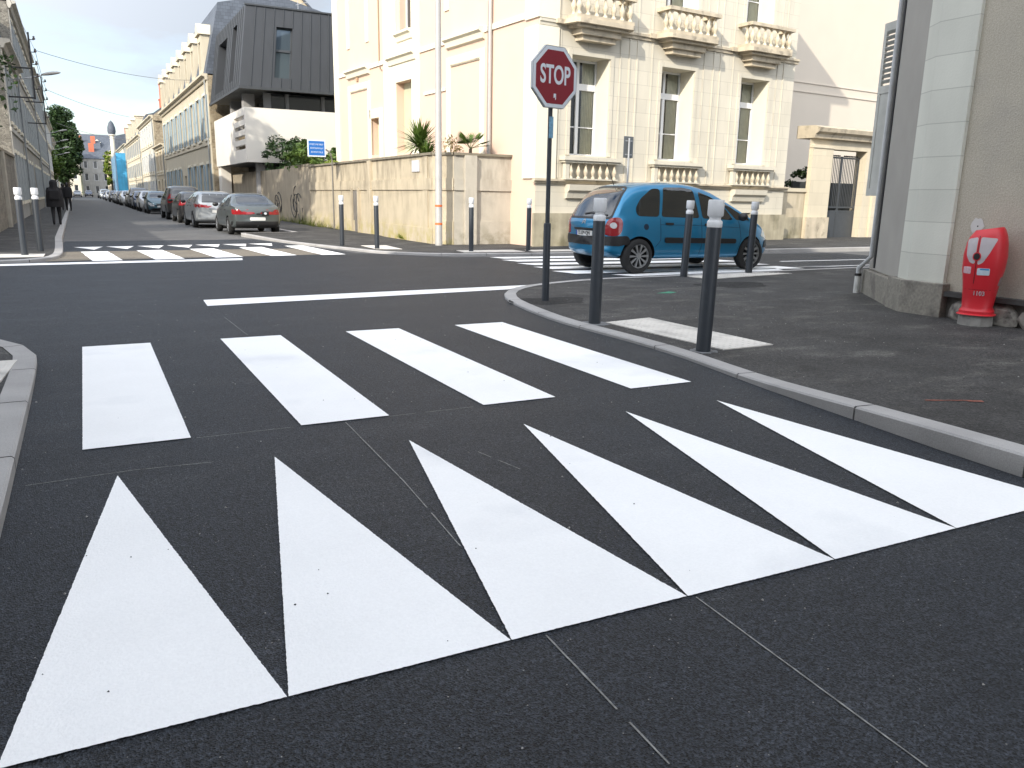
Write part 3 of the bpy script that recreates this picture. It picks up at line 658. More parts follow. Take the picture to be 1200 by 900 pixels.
P([(hx-.003+.047*cos(a*pi/8), .81+.05*sin(a*pi/8)) for a in range(16)], M_hred, 'lock_ring', .008)
P([(hx-.003+.036*cos(a*pi/8), .81+.038*sin(a*pi/8)) for a in range(16)], M_black, 'lock', .010)
P(strip([(hx-.003, 1.04), (hx-.003, .5)], .006), M_black, 'door_gap', .0035)
P(strip([(-.19, .43), (.19, .43)], .004), mat('dark_red_gap', (.12, .004, .006), .6, 0), 'cover_gap', .002)
P(rounded([(hx+.02, .60), (hx+.16, .60), (hx+.16, .68), (hx+.02, .68)], .015), mat('label_white', (.55, .62, .68), .5, .08, 30), 'label_plate')
P([(hx+.05, .660), (hx+.15, .660), (hx+.15, .676), (hx+.05, .676)], mat('label_blue', (.03, .25, .5), .5, 0), 'label_stripe', .0045)
P(rounded([(hx-.14, .61), (hx-.05, .61), (hx-.05, .69), (hx-.14, .69)], .012), mat('label_pink', (.62, .42, .46), .5, .2, 40), 'label_plate')
o = patch(hv, rounded([(-.09, .48), (.03, .48), (.03, .58), (-.09, .58)], .01), 'x', 1, .003, mat('grey_patch', (.26, .22, .22), .6, .1, 10), 'vent_plate', hb, skirt=.006, cut=.05)
o = text_mesh('1103', .07, M_signw, 'number', hb, Matrix.Translation((.02, -.22, .355)) @ Matrix.Rotation(R(90), 4, 'X'), .001, 1, .002)
for v in o.data.vertices:
    v.co.z += .03; h = hv.ray_cast(Vector((v.co.x, -3, v.co.z)), Vector((0, 1, 0)))
    if h[0]: v.co.y = h[0].y-.003

hb.parent.scale = (.91, .91, 1.0)
# ------------------------------------------------------------------ near right building (rough grey wall)
M_stucco = mat('rough_stucco', (.42, .385, .315), .95, .10, 1.3, bump=.6, bs=75, fine=.16, fs=60, detail=7, col2=(.32, .30, .265), c2s=1.1, c2lo=.5, c2hi=.8)
M_quoin = ashlar('painted_quoin', (.60, .60, .53), 9, .40, .006, .72, .05, streak=.08, bump=.25)
M_plinth = mat('plinth_stone', (.24, .225, .19), .95, .22, 3, bump=.9, bs=12, fine=.2, fs=30, col2=(.13, .12, .105), c2s=3, c2lo=.5, c2hi=.65)
M_smooth = mat('smooth_grey_render', (.33, .315, .285), .9, .08, 1.5, bump=.15, bs=30)
t = thing('stucco_house', 'rough grey stuccoed house corner at the right edge with pale stone quoins', 'house', (0, 0, 0))
GH = 7.2
# main face along X=9.46 (towards -Y), chamfer from (9.32,6.82) to (10.95,8.70)
MB().prism([(9.50, -13), (24, -13), (24, 8.75), (10.98, 8.75), (9.50, 7.0)], -.05, GH).build('wall', M_stucco, t)
c0, c1 = Vector((9.46, 6.90)), Vector((10.98, 8.72)); cd = (c1-c0).normalized(); cn = Vector((-cd.y, cd.x))
def ch(s, o): p = c0+cd*s+cn*o; return (p.x, p.y)
MB().prism([ch(.34, -.05), ch(2.30, -.05), ch(2.30, .05), ch(.34, .05)][::1], .42, GH).build('chamfer_wall', M_smooth, t)
MB().prism([(9.44, 6.42), (9.58, 6.42), (9.62, 7.02), ch(.34, -.04), ch(.34, .075), (9.44, 6.93)][::1], .44, GH).build('quoin', M_quoin, t, bevel=.004)
pm = MB(); pm.prism([(9.36, 6.36), (9.6, 6.36), (9.62, 6.95), ch(.5, -.04), ch(.5, .16), (9.36, 6.95)], -.05, .45); pm.build('plinth_block', M_plinth, t, bevel=.012)
pm = MB(); pm.prism([ch(.505, -.04), ch(2.34, -.04), ch(2.34, .13), ch(.505, .13)], -.05, .40); pm.build('plinth', M_plinth, t, bevel=.012)
# strip of rubble footing under a dark ledge
pm = MB(); pm.box(9.38, 9.6, -13, 6.352, .30, .36); pm.build('ledge', mat('dark_ledge', (.05, .05, .048), .9, .2, 6), t)
M_boul = mat('rubble_stone', (.26, .245, .215), .95, .3, 5, bump=.9, bs=14, col2=(.12, .11, .1), c2s=6, c2lo=.5, c2hi=.6)
MB().box(9.47, 9.6, -13, 6.352, -.05, .30).build('rubble_backing', mat('dark_mortar', (.09, .085, .075), .95, .3, 9, bump=.8, bs=20), t)
y = 6.28
k = 0
while y > 1.5:
    w = random.uniform(.22, .5); bm = bmesh.new(); bmesh.ops.create_icosphere(bm, subdivisions=2, radius=1)
    for v in bm.verts: v.co *= 1+random.uniform(-.12, .12)
    bmesh.ops.scale(bm, vec=(.075, w*.56, .17+random.uniform(-.03, .01)), verts=bm.verts); bmesh.ops.translate(bm, vec=(9.455, y-w/2, .13), verts=bm.verts)
    me = bpy.data.meshes.new('foundation_stone'); bm.to_mesh(me); bm.free(); me.materials.append(M_boul)
    o = bpy.data.objects.new('foundation_stone', me); link(o, t); y -= w+.02; k += 1
# eaves + roof
MB().prism([(9.2, -13.3), (24.3, -13.3), (24.3, 9.0), (10.9, 9.0), (9.2, 7.0)], GH, GH+.25).build('cornice', M_quoin, t)
MB().add([(9.2, -13.3, GH+.25), (24.3, -13.3, GH+.25), (24.3, 9.0, GH+.25), (10.9, 9.0, GH+.25), (9.2, 7, GH+.25), (16.5, -9, GH+3), (16.5, 3.5, GH+3)], [(0, 1, 5), (1, 2, 6, 5), (2, 3, 6), (3, 4, 6), (4, 0, 5, 6)]).build('roof', M_slate, t)
# white filled spot above the hydrant
mb = MB(); cy_, cz_ = 6.12, 1.17
mb.quad(*[(9.494, cy_+.08*cos(a*pi/8)*random.uniform(.85, 1.15), cz_+.10*sin(a*pi/8)*random.uniform(.85, 1.1)) for a in range(16)]); mb.build('filled_hole', mat('filler_white', (.55, .54, .52), .9, .05, 8), t)
mb = MB(); mb.quad(*[(9.490, cy_-.01+.010*cos(a*pi/4), cz_+.01*sin(a*pi/4)) for a in range(8)]); mb.build('anchor_hole', M_black, t)
# downpipe at the far end of the chamfer
dp = MB(); q = ch(2.0, .095); q2 = ch(2.12, .15); q3 = ch(2.2, .22)
dp.tube([(*q, GH), (*q, .62), (*q3, .42), (*q3, .12)], .036, 12); dpo = dp.build('downpipe', mat('grey_pipe', (.46, .47, .47), .55, .15, 6), t, smooth=True)
MB().tube([(*q3, .30), (*q3, .02)], .048, 12).build('pipe_shoe', mat('pale_pipe', (.5, .5, .47), .6, .15, 8), dpo, smooth=True)
MB().tube([(*q3, .30), (*q3, .34)], .054, 12).build('pipe_collar', M_black, dpo, smooth=True)
mb = MB(); p0 = ch(1.88, .062); mb.box(p0[0]-.012, p0[0]+.012, p0[1]-.012, p0[1]+.012, .45, GH); mb.build('cable', M_black, t)
# shutter swung open beyond the corner
sh = MB(); 
st = thing('window_shutter', 'weathered grey louvred shutter folded open beyond the stuccoed corner', 'shutter', (11.60, 8.86, 0), R(72))
M_shut = mat('weathered_shutter', (.42, .42, .385), .8, .12, 5, streak=.15)
SZ0, SZ1, SW = 1.55, 4.30, .88
MB().box(0, .07, -.02, .02, SZ0, SZ1).build('stile', M_shut, st); MB().box(SW-.07, SW, -.02, .02, SZ0, SZ1).build('stile', M_shut, st)
for z0, z1 in ((SZ0, SZ0+.12), (3.2, 3.32), (SZ1-.12, SZ1)): MB().box(.07, SW-.07, -.019, .019, z0, z1).build('rail', M_shut, st)
MB().box(.07, SW-.07, -.008, .008, SZ0+.12, 3.2).build('panel', M_shut, st)
lv = MB(); z = 3.36
while z < SZ1-.16: lv.add([(.07, -.022, z), (SW-.07, -.022, z), (SW-.07, .022, z+.045), (.07, .022, z+.045), (.07, -.022, z+.008), (SW-.07, -.022, z+.008), (SW-.07, .022, z+.053), (.07, .022, z+.053)], [(0, 3, 2, 1), (4, 5, 6, 7), (0, 1, 5, 4), (2, 3, 7, 6), (1, 2, 6, 5), (3, 0, 4, 7)]); z += .085
lv.build('louvres', M_shut, st)

# ------------------------------------------------------------------ cream corner house
M_cream = ashlar('cream_stone', (.61, .565, .465), 1.15, .40, .006, .72, .045, streak=.09, bump=.1)
M_creamd = mat('weathered_stone', (.50, .43, .32), .9, .14, 3, bump=.3, bs=25, streak=.15, col2=(.20, .17, .13), c2s=3.5, c2lo=.56, c2hi=.75)
M_wpaint = mat('cream_paint', (.74, .69, .56), .85, .03, 1.5, bump=.05)
M_pink = mat('peach_render', (.66, .49, .385), .9, .03, 1.2, bump=.05)
M_wood = mat('white_joinery', (.74, .75, .76), .5, .03, 4)
M_curt = mat('cream_curtain', (.80, .74, .60), .9, .08, 8)
HA = R(5.2); HP = (11.3, 20.49)
house = thing('corner_house', 'cream stone corner house with balustraded windows and peach side wall', 'house', (*HP, 0), HA)
HW, HD, HH = 10.7, 15.7, 13.4
o7 = .7                                       # the corner pilaster takes the first 0.7 m of the front
wins = [(1.15, 2.55), (4.57, 5.97), (8.07, 9.43)]
holes = [(a, b, 2.66, 5.40) for a, b in wins]+[(a, b, 7.05, 9.9) for a, b in wins]+[(a+.35, b-.35, .55, 1.05) for a, b in wins]
MB().facade(0, HW, 0, HH, holes, .72).build('front_wall', M_cream, house)
# side wall: local x runs away along +y of the house
shol = [(8.0-.0, 9.35, 3.0, 5.5), (11.0, 11.85, 3.0, 4.4), (8.0, 9.0, 7.15, 9.6)]
sw = MB().facade(0, HD, 0, HH, [(HD-b, HD-a, c, d) for a, b, c, d in shol], .35)
sw.v = [(y, HD-x, z) for x, y, z in sw.v]     # rotate so the outward side is -x
side = sw.build('side_wall', M_pink, house)
MB().box(HW-.3, HW, .01, HD, 0, HH-.001).build('east_wall', M_cream, house)
MB().box(.4, HW-.31, HD-.3, HD, 0, HH).build('rear_wall', M_wpaint, house)
MB().box(.45, HW-.32, .47, HD-.32, HH-.3, HH-.05).build('ceiling', M_wpaint, house)
MB().add([(-.4, -.4, HH), (HW+.4, -.4, HH), (HW+.4, HD+.4, HH), (-.4, HD+.4, HH), (HW*.5, 4, HH+4), (HW*.5, HD-4, HH+4)], [(0, 1, 4), (1, 2, 5, 4), (2, 3, 5), (3, 0, 4, 5), (3, 2, 1, 0)]).build('roof', M_slate, house)
def prof_course(z0, z1, out, m, name, x0=-.0, x1=HW, side_=True, par=house):
    mb = MB(); mb.prismx([(0.02, z0), (-out*.5, z0), (-out*.6, (z0+z1)/2), (-out, (z0+z1)/2+.01), (-out, z1), (.02, z1)], x0, x1)
    return mb.build(name, m, par)
prof_course(6.06, 6.22, .10, M_creamd, 'string_course', 2.75-.7, 4.2); prof_course(6.06, 6.22, .10, M_creamd, 'string_course', 6.4, 7.6); prof_course(6.06, 6.22, .10, M_creamd, 'string_course', 9.75, HW+.1)
prof_course(6.06, 6.22, .07, M_cream, 'string_course', .0, .72)
prof_course(1.84, 1.96, .14, M_creamd, 'base_course', -.1, HW+.12)
prof_course(12.9, 13.4, .5, M_cream, 'cornice', -.5, HW+.5)
MB().box(-.09, HW+.1, -.09, -.003, -.02, 1.0).build('plinth', mat('stained_plinth', (.36, .32, .23), .95, .22, 2, bump=.3, bs=20, streak=.3, col2=(.18, .16, .1), c2s=1.6, c2lo=.5, c2hi=.7), house)
# thin raised ribs framing the bays
for a, b in wins:
    for x in (a-.42, b+.36): MB().box(x, x+.05, -.018, -.002, 2.0, 6.02).build('rib', M_cream, house)
    for x in (a-.46, b+.42): MB().box(x, x+.05, -.018, -.002, 6.3, 12.8).build('rib', M_cream, house)
for x in (3.25, 3.55, 6.75, 7.05, 10.1): MB().box(x, x+.05, -.026, -.002, 1.97, 6.05).build('rib', M_cream, house); MB().box(x, x+.05, -.026, -.002, 6.23, 12.8).build('rib', M_cream, house)
# corner pilaster in paint, front and side
MB().prism([(-.06, -.06), (.66, -.06), (.66, -.002), (-.002, -.002), (-.002, .62), (-.06, .62)], 1.97, 6.04).build('corner_pilaster', M_wpaint, house)
MB().prism([(-.06, -.06), (.66, -.06), (.66, -.002), (-.002, -.002), (-.002, .62), (-.06, .62)], 6.24, 12.8).build('corner_pilaster', M_wpaint, house)
def architrave(a, b, z0, z1, m, par, y=-.0, w=.16, d=.045, sill=False):
    mb = MB(); mb.box(a-w, a-.002, y-d, y-.002, z0, z1+w); mb.box(b+.002, b+w, y-d, y-.002, z0, z1+w); mb.box(a-.002, b+.002, y-d, y-.002, z1+.002, z1+w)
    return mb.build('architrave', m, par)
def win_unit(a, b, z0, z1, y, par, trans=.72, curtain=True):
    w = bpy.data.objects.new('window', None)
    mb = MB(); f = .06; zt = z1-.72; c = (a+b)/2
    mb.box(a, a+f, y, y+.06, z0, z1); mb.box(b-f, b, y, y+.06, z0, z1); mb.box(a+f, b-f, y, y+.06, z0, z0+.08); mb.box(a+f, b-f, y, y+.06, z1-f, z1)
    mb.box(a+f, b-f, y-.02, y+.06, zt-.12, zt+.06); mb.box(c-.055, c+.055, y-.015, y+.06, z0+.08, zt-.12); mb.box(c-.045, c+.045, y-.01, y+.06, zt+.06, z1-f)
    zm = z0+(zt-z0)*.42
    mb.box(a+f, c-.055, y+.01, y+.05, zm-.015, zm+.015); mb.box(c+.055, b-f, y+.01, y+.05, zm-.015, zm+.015)
    fr = mb.build('window', M_wood, par)
    MB().quad((a+f, y+.035, z0+.08), (b-f, y+.035, z0+.08), (b-f, y+.035, z1-f), (a+f, y+.035, z1-f)).build('pane', MATS['front_pane'] if 'front_pane' in MATS else M_wglass, fr)
    if curtain:
        cb = MB(); n = 14
        for i in range(n):
            x0 = b-f-.44+.44*i/n; x1 = b-f-.44+.44*(i+1)/n; ya = y+.07+.02*(i % 2); yb = y+.07+.02*((i+1) % 2)
            cb.quad((x0, ya, z0+.05), (x1, yb, z0+.05), (x1, yb, z1-.05), (x0, ya, z1-.05))
        cb.build('curtain', M_curt, fr)
    return fr
gp_ = bpy.data.materials.new('front_pane'); gp_.use_nodes = True; MATS['front_pane'] = gp_
n = gp_.node_tree.nodes; l = gp_.node_tree.links; n.clear(); oo = n.new('ShaderNodeOutputMaterial'); mxs = n.new('ShaderNodeMixShader'); tb = n.new('ShaderNodeBsdfTransparent'); gl = n.new('ShaderNodeBsdfGlossy'); gl.inputs['Roughness'].default_value = .03
fr_ = n.new('ShaderNodeFresnel'); fr_.inputs[0].default_value = 1.6; tb.inputs[0].default_value = (.8, .85, .85, 1); l.new(fr_.outputs[0], mxs.inputs[0]); l.new(tb.outputs[0], mxs.inputs[1]); l.new(gl.outputs[0], mxs.inputs[2]); l.new(mxs.outputs[0], oo.inputs[0])
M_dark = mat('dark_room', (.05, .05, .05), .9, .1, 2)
BAL = MB().lathe([(.055, 0), (.055, .045), (.035, .06), (.03, .09), (.05, .15), (.068, .22), (.062, .28), (.04, .36), (.027, .43), (.026, .49), (.04, .515), (.055, .525), (.055, .56)], n=10).mesh('baluster', mat('baluster_stone', (.56, .49, .37), .9, .12, 6, bump=.3, bs=30, streak=.1), smooth=True, angle=60)
def baluster(par, x, y, z, s=1):
    o = bpy.data.objects.new('baluster', BAL); link(o, par); o.location = (x, y, z); o.scale = (s*1.3, s*1.3, s); return o
for k, (a, b) in enumerate(wins):
    for (z0, z1) in ((2.66, 5.40), (7.05, 9.9)):
        win_unit(a, b, z0, z1, .62, house)
        architrave(a, b, z0, z1, M_cream, house, w=.13, d=.03); [MB().box(x_, x_+.012, .015, .61, z0+.005, z1-.005).build('reveal_lining', M_wpaint, house) for x_ in (a+.003, b-.015)]
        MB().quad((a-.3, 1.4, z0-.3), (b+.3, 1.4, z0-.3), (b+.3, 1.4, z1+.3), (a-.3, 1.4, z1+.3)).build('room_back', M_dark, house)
    MB().box(a+.35, b-.35, .2, .25, .55, 1.05).build('cellar_grille', M_dark, house)
    # cellar opening cut through the plinth is marked by its frame
    # lower sham balcony
    bm_ = MB(); bm_.box(a-.35, b+.42, -.30, -.002, 2.50, 2.61); bm_.box(a-.30, b+.37, -.25, -.002, 2.44, 2.50)
    bm_.box(a-.24, b+.3, -.22, -.002, 1.962, 2.0)
    bm_.box(a-.24, a-.1, -.2, -.05, 2.0, 2.44)
    bl_ = bm_.build('window_balustrade', M_creamd if False else M_cream, house)
    nb = 7
    for i in range(nb): baluster(bl_, a-.02+(b-a+.22)*i/(nb-1), -.16, 2.0, .79)
    cs = MB(); cs.prismx([(-.002, 1.42), (-.10, 1.44), (-.14, 1.6), (-.22, 1.66), (-.24, 1.82), (-.002, 1.835)], a-.1, b+.15); cs.build('corbel', M_cream, house)
    # upper balcony on stepped console
    D_ = .62
    ub = MB(); x0, x1 = a-.62, b+.72
    ub.prism([(x0, -.14), (x0+.22, -.14), (x0+.34, -D_+.05), (x0+.42, -D_), (x1-.42, -D_), (x1-.34, -D_+.05), (x1-.22, -.14), (x1, -.14), (x1, -.002), (x0, -.002)][::1], 6.14, 6.26)
    for i, (dz0, dz1, ins, dd) in enumerate([(6.06, 6.14, .50, .50), (5.90, 6.06, .66, .38), (5.76, 5.90, .78, .28)]):
        ub.prism([(x0+ins, -dd), (x1-ins, -dd), (x1-ins+.06, -.002), (x0+ins-.06, -.002)], dz0, dz1)
    ub.box(x0+.34, x1-.34, -D_+.06, -.002, 6.26, 6.36)
    ub.box(x0+.30, x1-.30, -D_+.02, -D_+.24, 6.90, 7.0); ub.box(x0+.30, x0+.5, -D_+.24, -.002, 6.90, 7.0); ub.box(x1-.5, x1-.30, -D_+.24, -.002, 6.90, 7.0)
    up = ub.build('balcony', M_creamd, house)
    for i in range(7): baluster(up, x0+.46+(x1-x0-.92)*i/6, -D_+.13, 6.36, .96)
    baluster(up, x0+.42, -.3, 6.36, .96); baluster(up, x1-.42, -.3, 6.36, .96)
# side wall trim (x = -something is outward)
def sbox(y0, y1, z0, z1, d, name, m, par=house, d0=.002): return MB().box(-d, -d0, y0, y1, z0, z1).build(name, m, par)
SC = 6.30
sbox(.63, HD, SC-.02, SC+.14, .05, 'string_course', M_wpaint)
sbox(HD-.5, HD+.02, 0, HH, .06, 'end_pilaster', M_wpaint)
sbox(0, HD, 12.95, HH, .4, 'cornice', M_wpaint)
def blind(y0, y1, z0, z1, hood=True):
    mb = MB(); w = .3
    mb.box(-.04, -.002, y0-w, y0, z0, z1+.3); mb.box(-.04, -.002, y1, y1+w, z0, z1+.3); mb.box(-.04, -.002, y0, y1, z1, z1+.3); mb.build('blind_window', M_wpaint, house)
    if hood: hood_(y0-.25, y1+.25, SC+.13)
    MB().box(-.06, -.041, y0, y1, z1+.02, z1+.06).build('lintel_line', M_creamd, house)
def hood_(y0, y1, z):
    mb = MB(); mb.add([(-.002, y0, z-.34), (-.10, y0, z-.30), (-.14, y0, z-.14), (-.24, y0, z-.08), (-.24, y0, z), (-.002, y0, z+.03)]+[(-.002, y1, z-.34), (-.10, y1, z-.30), (-.14, y1, z-.14), (-.24, y1, z-.08), (-.24, y1, z), (-.002, y1, z+.03)],
        [(0, 1, 2, 3, 4, 5), (11, 10, 9, 8, 7, 6)]+[(i, 6+i, 6+(i+1) % 6, (i+1) % 6) for i in range(6)]); mb.build('hood_mould', M_wpaint, house)
blind(3.15, 5.05, 2.2, 5.55); blind(12.1, 13.9, 2.2, 5.55)
blind(3.3, 5.2, 7.3, 9.8, False); blind(12.2, 13.9, 7.3, 9.8, False)
hood_(5.9-.2+1.9, 9.9, SC+.13)
sbox(7.35, 8.0, 2.2, 12.9, .045, 'render_band', M_wpaint); sbox(9.35, 10.45, 2.2, 12.9, .045, 'render_band', M_wpaint); sbox(8.0, 9.35, 5.5, 7.15, .045, 'render_band', M_wpaint); sbox(10.6, 12.0-.05, 4.4, 4.75, .04, 'lintel', M_wpaint); sbox(10.6, 10.98, 2.2, 4.4, .04, 'jamb', M_wpaint)
sbox(5.4, 7.0, 4.85, 4.95, .05, 'moulding', M_wpaint)
for (y0, y1, z0, z1) in ((8.0, 9.35, 3.0, 5.5), (11.0, 11.85, 3.0, 4.4)):
    MB().box(.30, .35, y0, y1, z0, z1).build('door_panel', mat('olive_cream_door', (.50, .50, .36), .7, .04, 3), house)
mb = MB(); mb.box(-.02, .3, 8.0, 9.0, 7.1, 7.15); mb.build('sill', M_wpaint, house); hood_(7.85, 9.15, 7.16)
mb = MB(); mb.box(.25, .31, 8.0, 8.07, 7.15, 9.6); mb.box(.25, .31, 8.93, 9.0, 7.15, 9.6); mb.box(.25, .31, 8.46, 8.54, 7.15, 9.6); mb.box(.25, .31, 8.07, 8.93, 7.15, 7.22); fr = mb.build('window', M_wood, house)
MB().box(.28, .29, 8.07, 8.93, 7.22, 9.6).build('pane', M_wglass, fr)
sbox(8.0, 8.02, 4.0, 4.02, .05, 'hinge', M_galv)
MB().tube([(-.09, 2.45, HH), (-.09, 2.45, 2.2)], .06, 12).build('downpipe', M_alu, house, smooth=True)
MB().tube([(-.04, 10.85, 9), (-.04, 10.85, 6.4), (-.04, 10.75, 6.15), (-.06, 10.6, 6.1)], .022, 8).build('cable', mat('tan_cable', (.35, .25, .15), .7, .1, 5), house, smooth=True)
MB().box(-.05, -.042, 13.05, 13.25, 5.95, 6.15).build('vent', mat('vent_tan', (.5, .33, .2), .8, .1, 5), house)

# ------------------------------------------------------------------ garden wall with pier, coping, low terrace behind
M_gw = aged_wall('garden_wall_stone', (.50, .43, .315), (.17, .145, .11), (.36, .31, .09), 2.6)
M_gw2 = aged_wall('garden_wall_render', (.50, .46, .385), (.24, .21, .17), (.20, .18, .12), 2.6)
M_cop = mat('coping_stone', (.20, .175, .13), .95, .25, 3, bump=.4, bs=20)
gw = thing('garden_wall', 'cream stone garden wall with a brown coping wrapping the street corner', 'wall', (0, 0, 0))
GWZ = 2.58
def wall_seg(p, q, th, z0, z1, m, name, par, out=0):
    a, b = Vector(p), Vector(q); d = (b-a).normalized(); n_ = Vector((d.y, -d.x))    # outward is right of travel
    pts = [a+n_*out, b+n_*out, b-n_*th, a-n_*th]
    mb = MB(); mb.prism([tuple(x) for x in pts][::-1], z0, z1); 
    return mb, m, name, par
def seg(p, q, th, z0, z1, m, name, par, out=0):
    mb, m, name, par = wall_seg(p, q, th, z0, z1, m, name, par, out)
    o = mb.build(name, m, par); bm = bmesh.new(); bm.from_mesh(o.data); bmesh.ops.recalc_face_normals(bm, faces=bm.faces[:]); bm.to_mesh(o.data); bm.free(); return o
# outline travelled so that the street lies to the right: from the house corner to the left, then away up the street
g0, g1, g2, g3 = (11.45, 21.80), (9.30, 21.72), (8.83, 22.15), (8.57, 36.0)
for k, (p, q, m) in enumerate([(g1, g0, M_gw2), (g2, g1, M_gw), (g3, g2, M_gw)]):
    seg(p, q, .3, -.05, GWZ, m, 'wall', gw)
    seg(p, q, .33, GWZ, GWZ+.07, M_cop, 'coping', gw, .07)
    seg(p, q, .28, 1.60, 1.93, m, 'band', gw, .045)
    seg(p, q, .28, -.05, .72 if k != 2 else .5, m, 'plinth', gw, .03)
def pierA(y0, y1, out): 
    x = 8.83-.0188*(y0-22.15); MB().box(x-out, x+.1, y0, y1, -.05, GWZ).build('pier', M_gw, gw)
pierA(27.55, 27.95, .09); pierA(22.5, 22.9, .03)
MB().box(9.62, 9.98, 21.60, 21.9, -.05, GWZ).build('pier', M_gw2, gw)
MB().box(8.66, 8.72, 29.05, 29.75, .0, 1.58).build('small_door', mat('old_grey_door', (.16, .145, .125), .9, .25, 5, streak=.3), gw)
MB().box(8.60, 8.73, 28.95, 29.05, .0, 1.66).build('door_jamb', M_gw, gw); MB().box(8.60, 8.73, 29.75, 29.85, .0, 1.66).build('door_jamb', M_gw, gw)
MB().box(8.77, 8.81, 23.15, 23.75, 2.13, 2.47).build('plaque', mat('plaque_white', (.55, .55, .56), .6, .06, 6), gw, bevel=.008)
# terrace fill behind the wall, so the planting stands on soil
mb = MB(); mb.prism([(9.1, 22.4), (9.3, 22.02), (11.2, 22.1), (10.2, 34), (8.95, 34)], 0, 2.0)
tag(mb.build('planting_bed', M_earth), 'raised soil bed behind the cream garden wall', kind='structure')

# older stained wall with graffiti further up
M_ow = aged_wall('old_concrete_wall', (.36, .31, .235), (.15, .13, .11), (.14, .15, .05), 2.9)
ow = thing('stained_wall', 'old stained concrete wall with black scrawls behind the parked sedan', 'wall', (0, 0, 0))
seg((8.15, 58.0), (8.56, 36.03), .3, -.05, 2.62, M_ow, 'wall', ow)
seg((8.55, 41.0), (8.56, 36.03), .28, 2.62, 2.72, M_cop, 'coping', ow, .03)
M_graf = mat('graffiti_black', (.05, .05, .05), .8, .2, 10)
def graffiti(y, z, s, label):
    mb = MB(); 
    for _ in range(6):
        cy, cz = y+random.uniform(-.5, .5)*s, z+random.uniform(-.3, .3)*s; a0 = random.random()*6; r = random.uniform(.15, .35)*s
        pts = [(8.54-.0188*(cy-36)+0*i, cy+r*cos(a0+i*.5)*(1+.1*i), cz+r*1.2*sin(a0+i*.5)) for i in range(8)]
        mb.tube(pts, .018, 5)
    o = mb.build('graffiti', M_graf, ow); tag(o, label)
graffiti(38.2, 1.0, 1.5, 'looping black graffiti scrawl'); graffiti(42.5, .8, 1.2, 'smaller black graffiti scrawl')

# ------------------------------------------------------------------ foliage
def leaves(mb, c, rad, n, size, seed=0, flat=1.0):
    rnd = random.Random(seed); cx, cy, cz = c; rx, ry, rz = rad
    for _ in range(n):
        while True:
            x, y, z = rnd.uniform(-1, 1), rnd.uniform(-1, 1), rnd.uniform(-1, 1); d = x*x+y*y+z*z
            if d < 1 and d > rnd.random()*.75: break
        p = Vector((cx+x*rx, cy+y*ry, cz+z*rz)); s = size*rnd.uniform(.6, 1.4)
        a = Vector((rnd.gauss(0, 1), rnd.gauss(0, 1), rnd.gauss(0, .6))).normalized(); b = a.cross(Vector((rnd.gauss(0, 1), rnd.gauss(0, 1), rnd.gauss(0, 1)))).normalized()
        mb.quad(p-a*s, p+b*s*.5, p+a*s, p-b*s*.5)
def crown(mb, c, R_, clumps, per, size, seed, squash=1.0):
    rnd = random.Random(seed)
    for i in range(clumps):
        while True:
            x, y, z = rnd.uniform(-1, 1), rnd.uniform(-1, 1), rnd.uniform(-1, 1)
            if x*x+y*y+z*z < 1: break
        r = rnd.uniform(.20, .42)*min(R_)
        leaves(mb, (c[0]+x*R_[0], c[1]+y*R_[1], c[2]+z*R_[2]), (r, r, r*.8*squash), int(per*rnd.uniform(.6, 1.3)), size, seed*97+i)
def tree(name, label, loc, h, R_, cz, m, clumps=60, per=70, size=.12, seed=1, group=None, trunk=.22):
    t = thing(name, label, 'tree', loc, 0, group); rnd = random.Random(seed)
    MB().tube([(0, 0, -.1), (.05, .02, h*.25), (-.05, .05, h*.5), (0, 0, cz)], [trunk, trunk*.8, trunk*.6, trunk*.3], 10).build('trunk', M_bark, t, smooth=True)
    lb = MB()
    for i in range(9):
        a = rnd.random()*6.28; z0 = h*rnd.uniform(.25, .6); e = (R_[0]*.7*cos(a), R_[1]*.7*sin(a), z0+R_[2]*rnd.uniform(.2, .9))
        lb.tube([(0, 0, z0), (e[0]*.5, e[1]*.5, (z0+e[2])/2), e], [trunk*.4, trunk*.25, trunk*.08], 6)
    lb.build('limbs', M_bark, t, smooth=True)
    mb = MB(); crown(mb, (0, 0, cz), R_, clumps, per, size, seed); mb.build('crown', m, t); return t
# trees inside the walled garden on the left (mostly outside the frame; their shade falls across the street)
tree('garden_tree', 'dark leafy tree leaning over the rubble garden wall at the left edge', (-4.6, 31.0, 0), 8, (2.4, 2.6, 2.6), 4.6, M_leafd, 90, 80, .10, 3)
tree('garden_tree', 'broad tree beyond the left edge in the walled garden', (-7.8, 28.5, 0), 15, (3.6, 4.0, 3.6), 11.8, M_leafd, 80, 60, .22, 5)
tree('garden_tree', 'tall tree further back in the walled garden at left', (-8, 36, 0), 16, (3.0, 3.6, 3.8), 12.4, M_leafd, 70, 60, .22, 6)
# big dark tree far down on the left
tree('street_tree', 'tall dark dense tree down the left side of the street', (-1.2+sx(150), 150, 0), 12, (2.4, 4.0, 5.9), 8.3, M_leafd, 210, 85, .24, 11, trunk=.4)
tree('street_tree', 'small rounded green tree beside the tall dark tree', (-2.6+sx(120), 118, 0), 7, (1.5, 2.4, 2.0), 4.4, M_leaf, 60, 60, .18, 12)
tree('street_tree', 'yellow green narrow tree left of the blue scaffold net', (6.9+sx(195), 195, 0), 10, (1.2, 3.0, 3.8), 6.2, M_leafy, 50, 60, .25, 13)
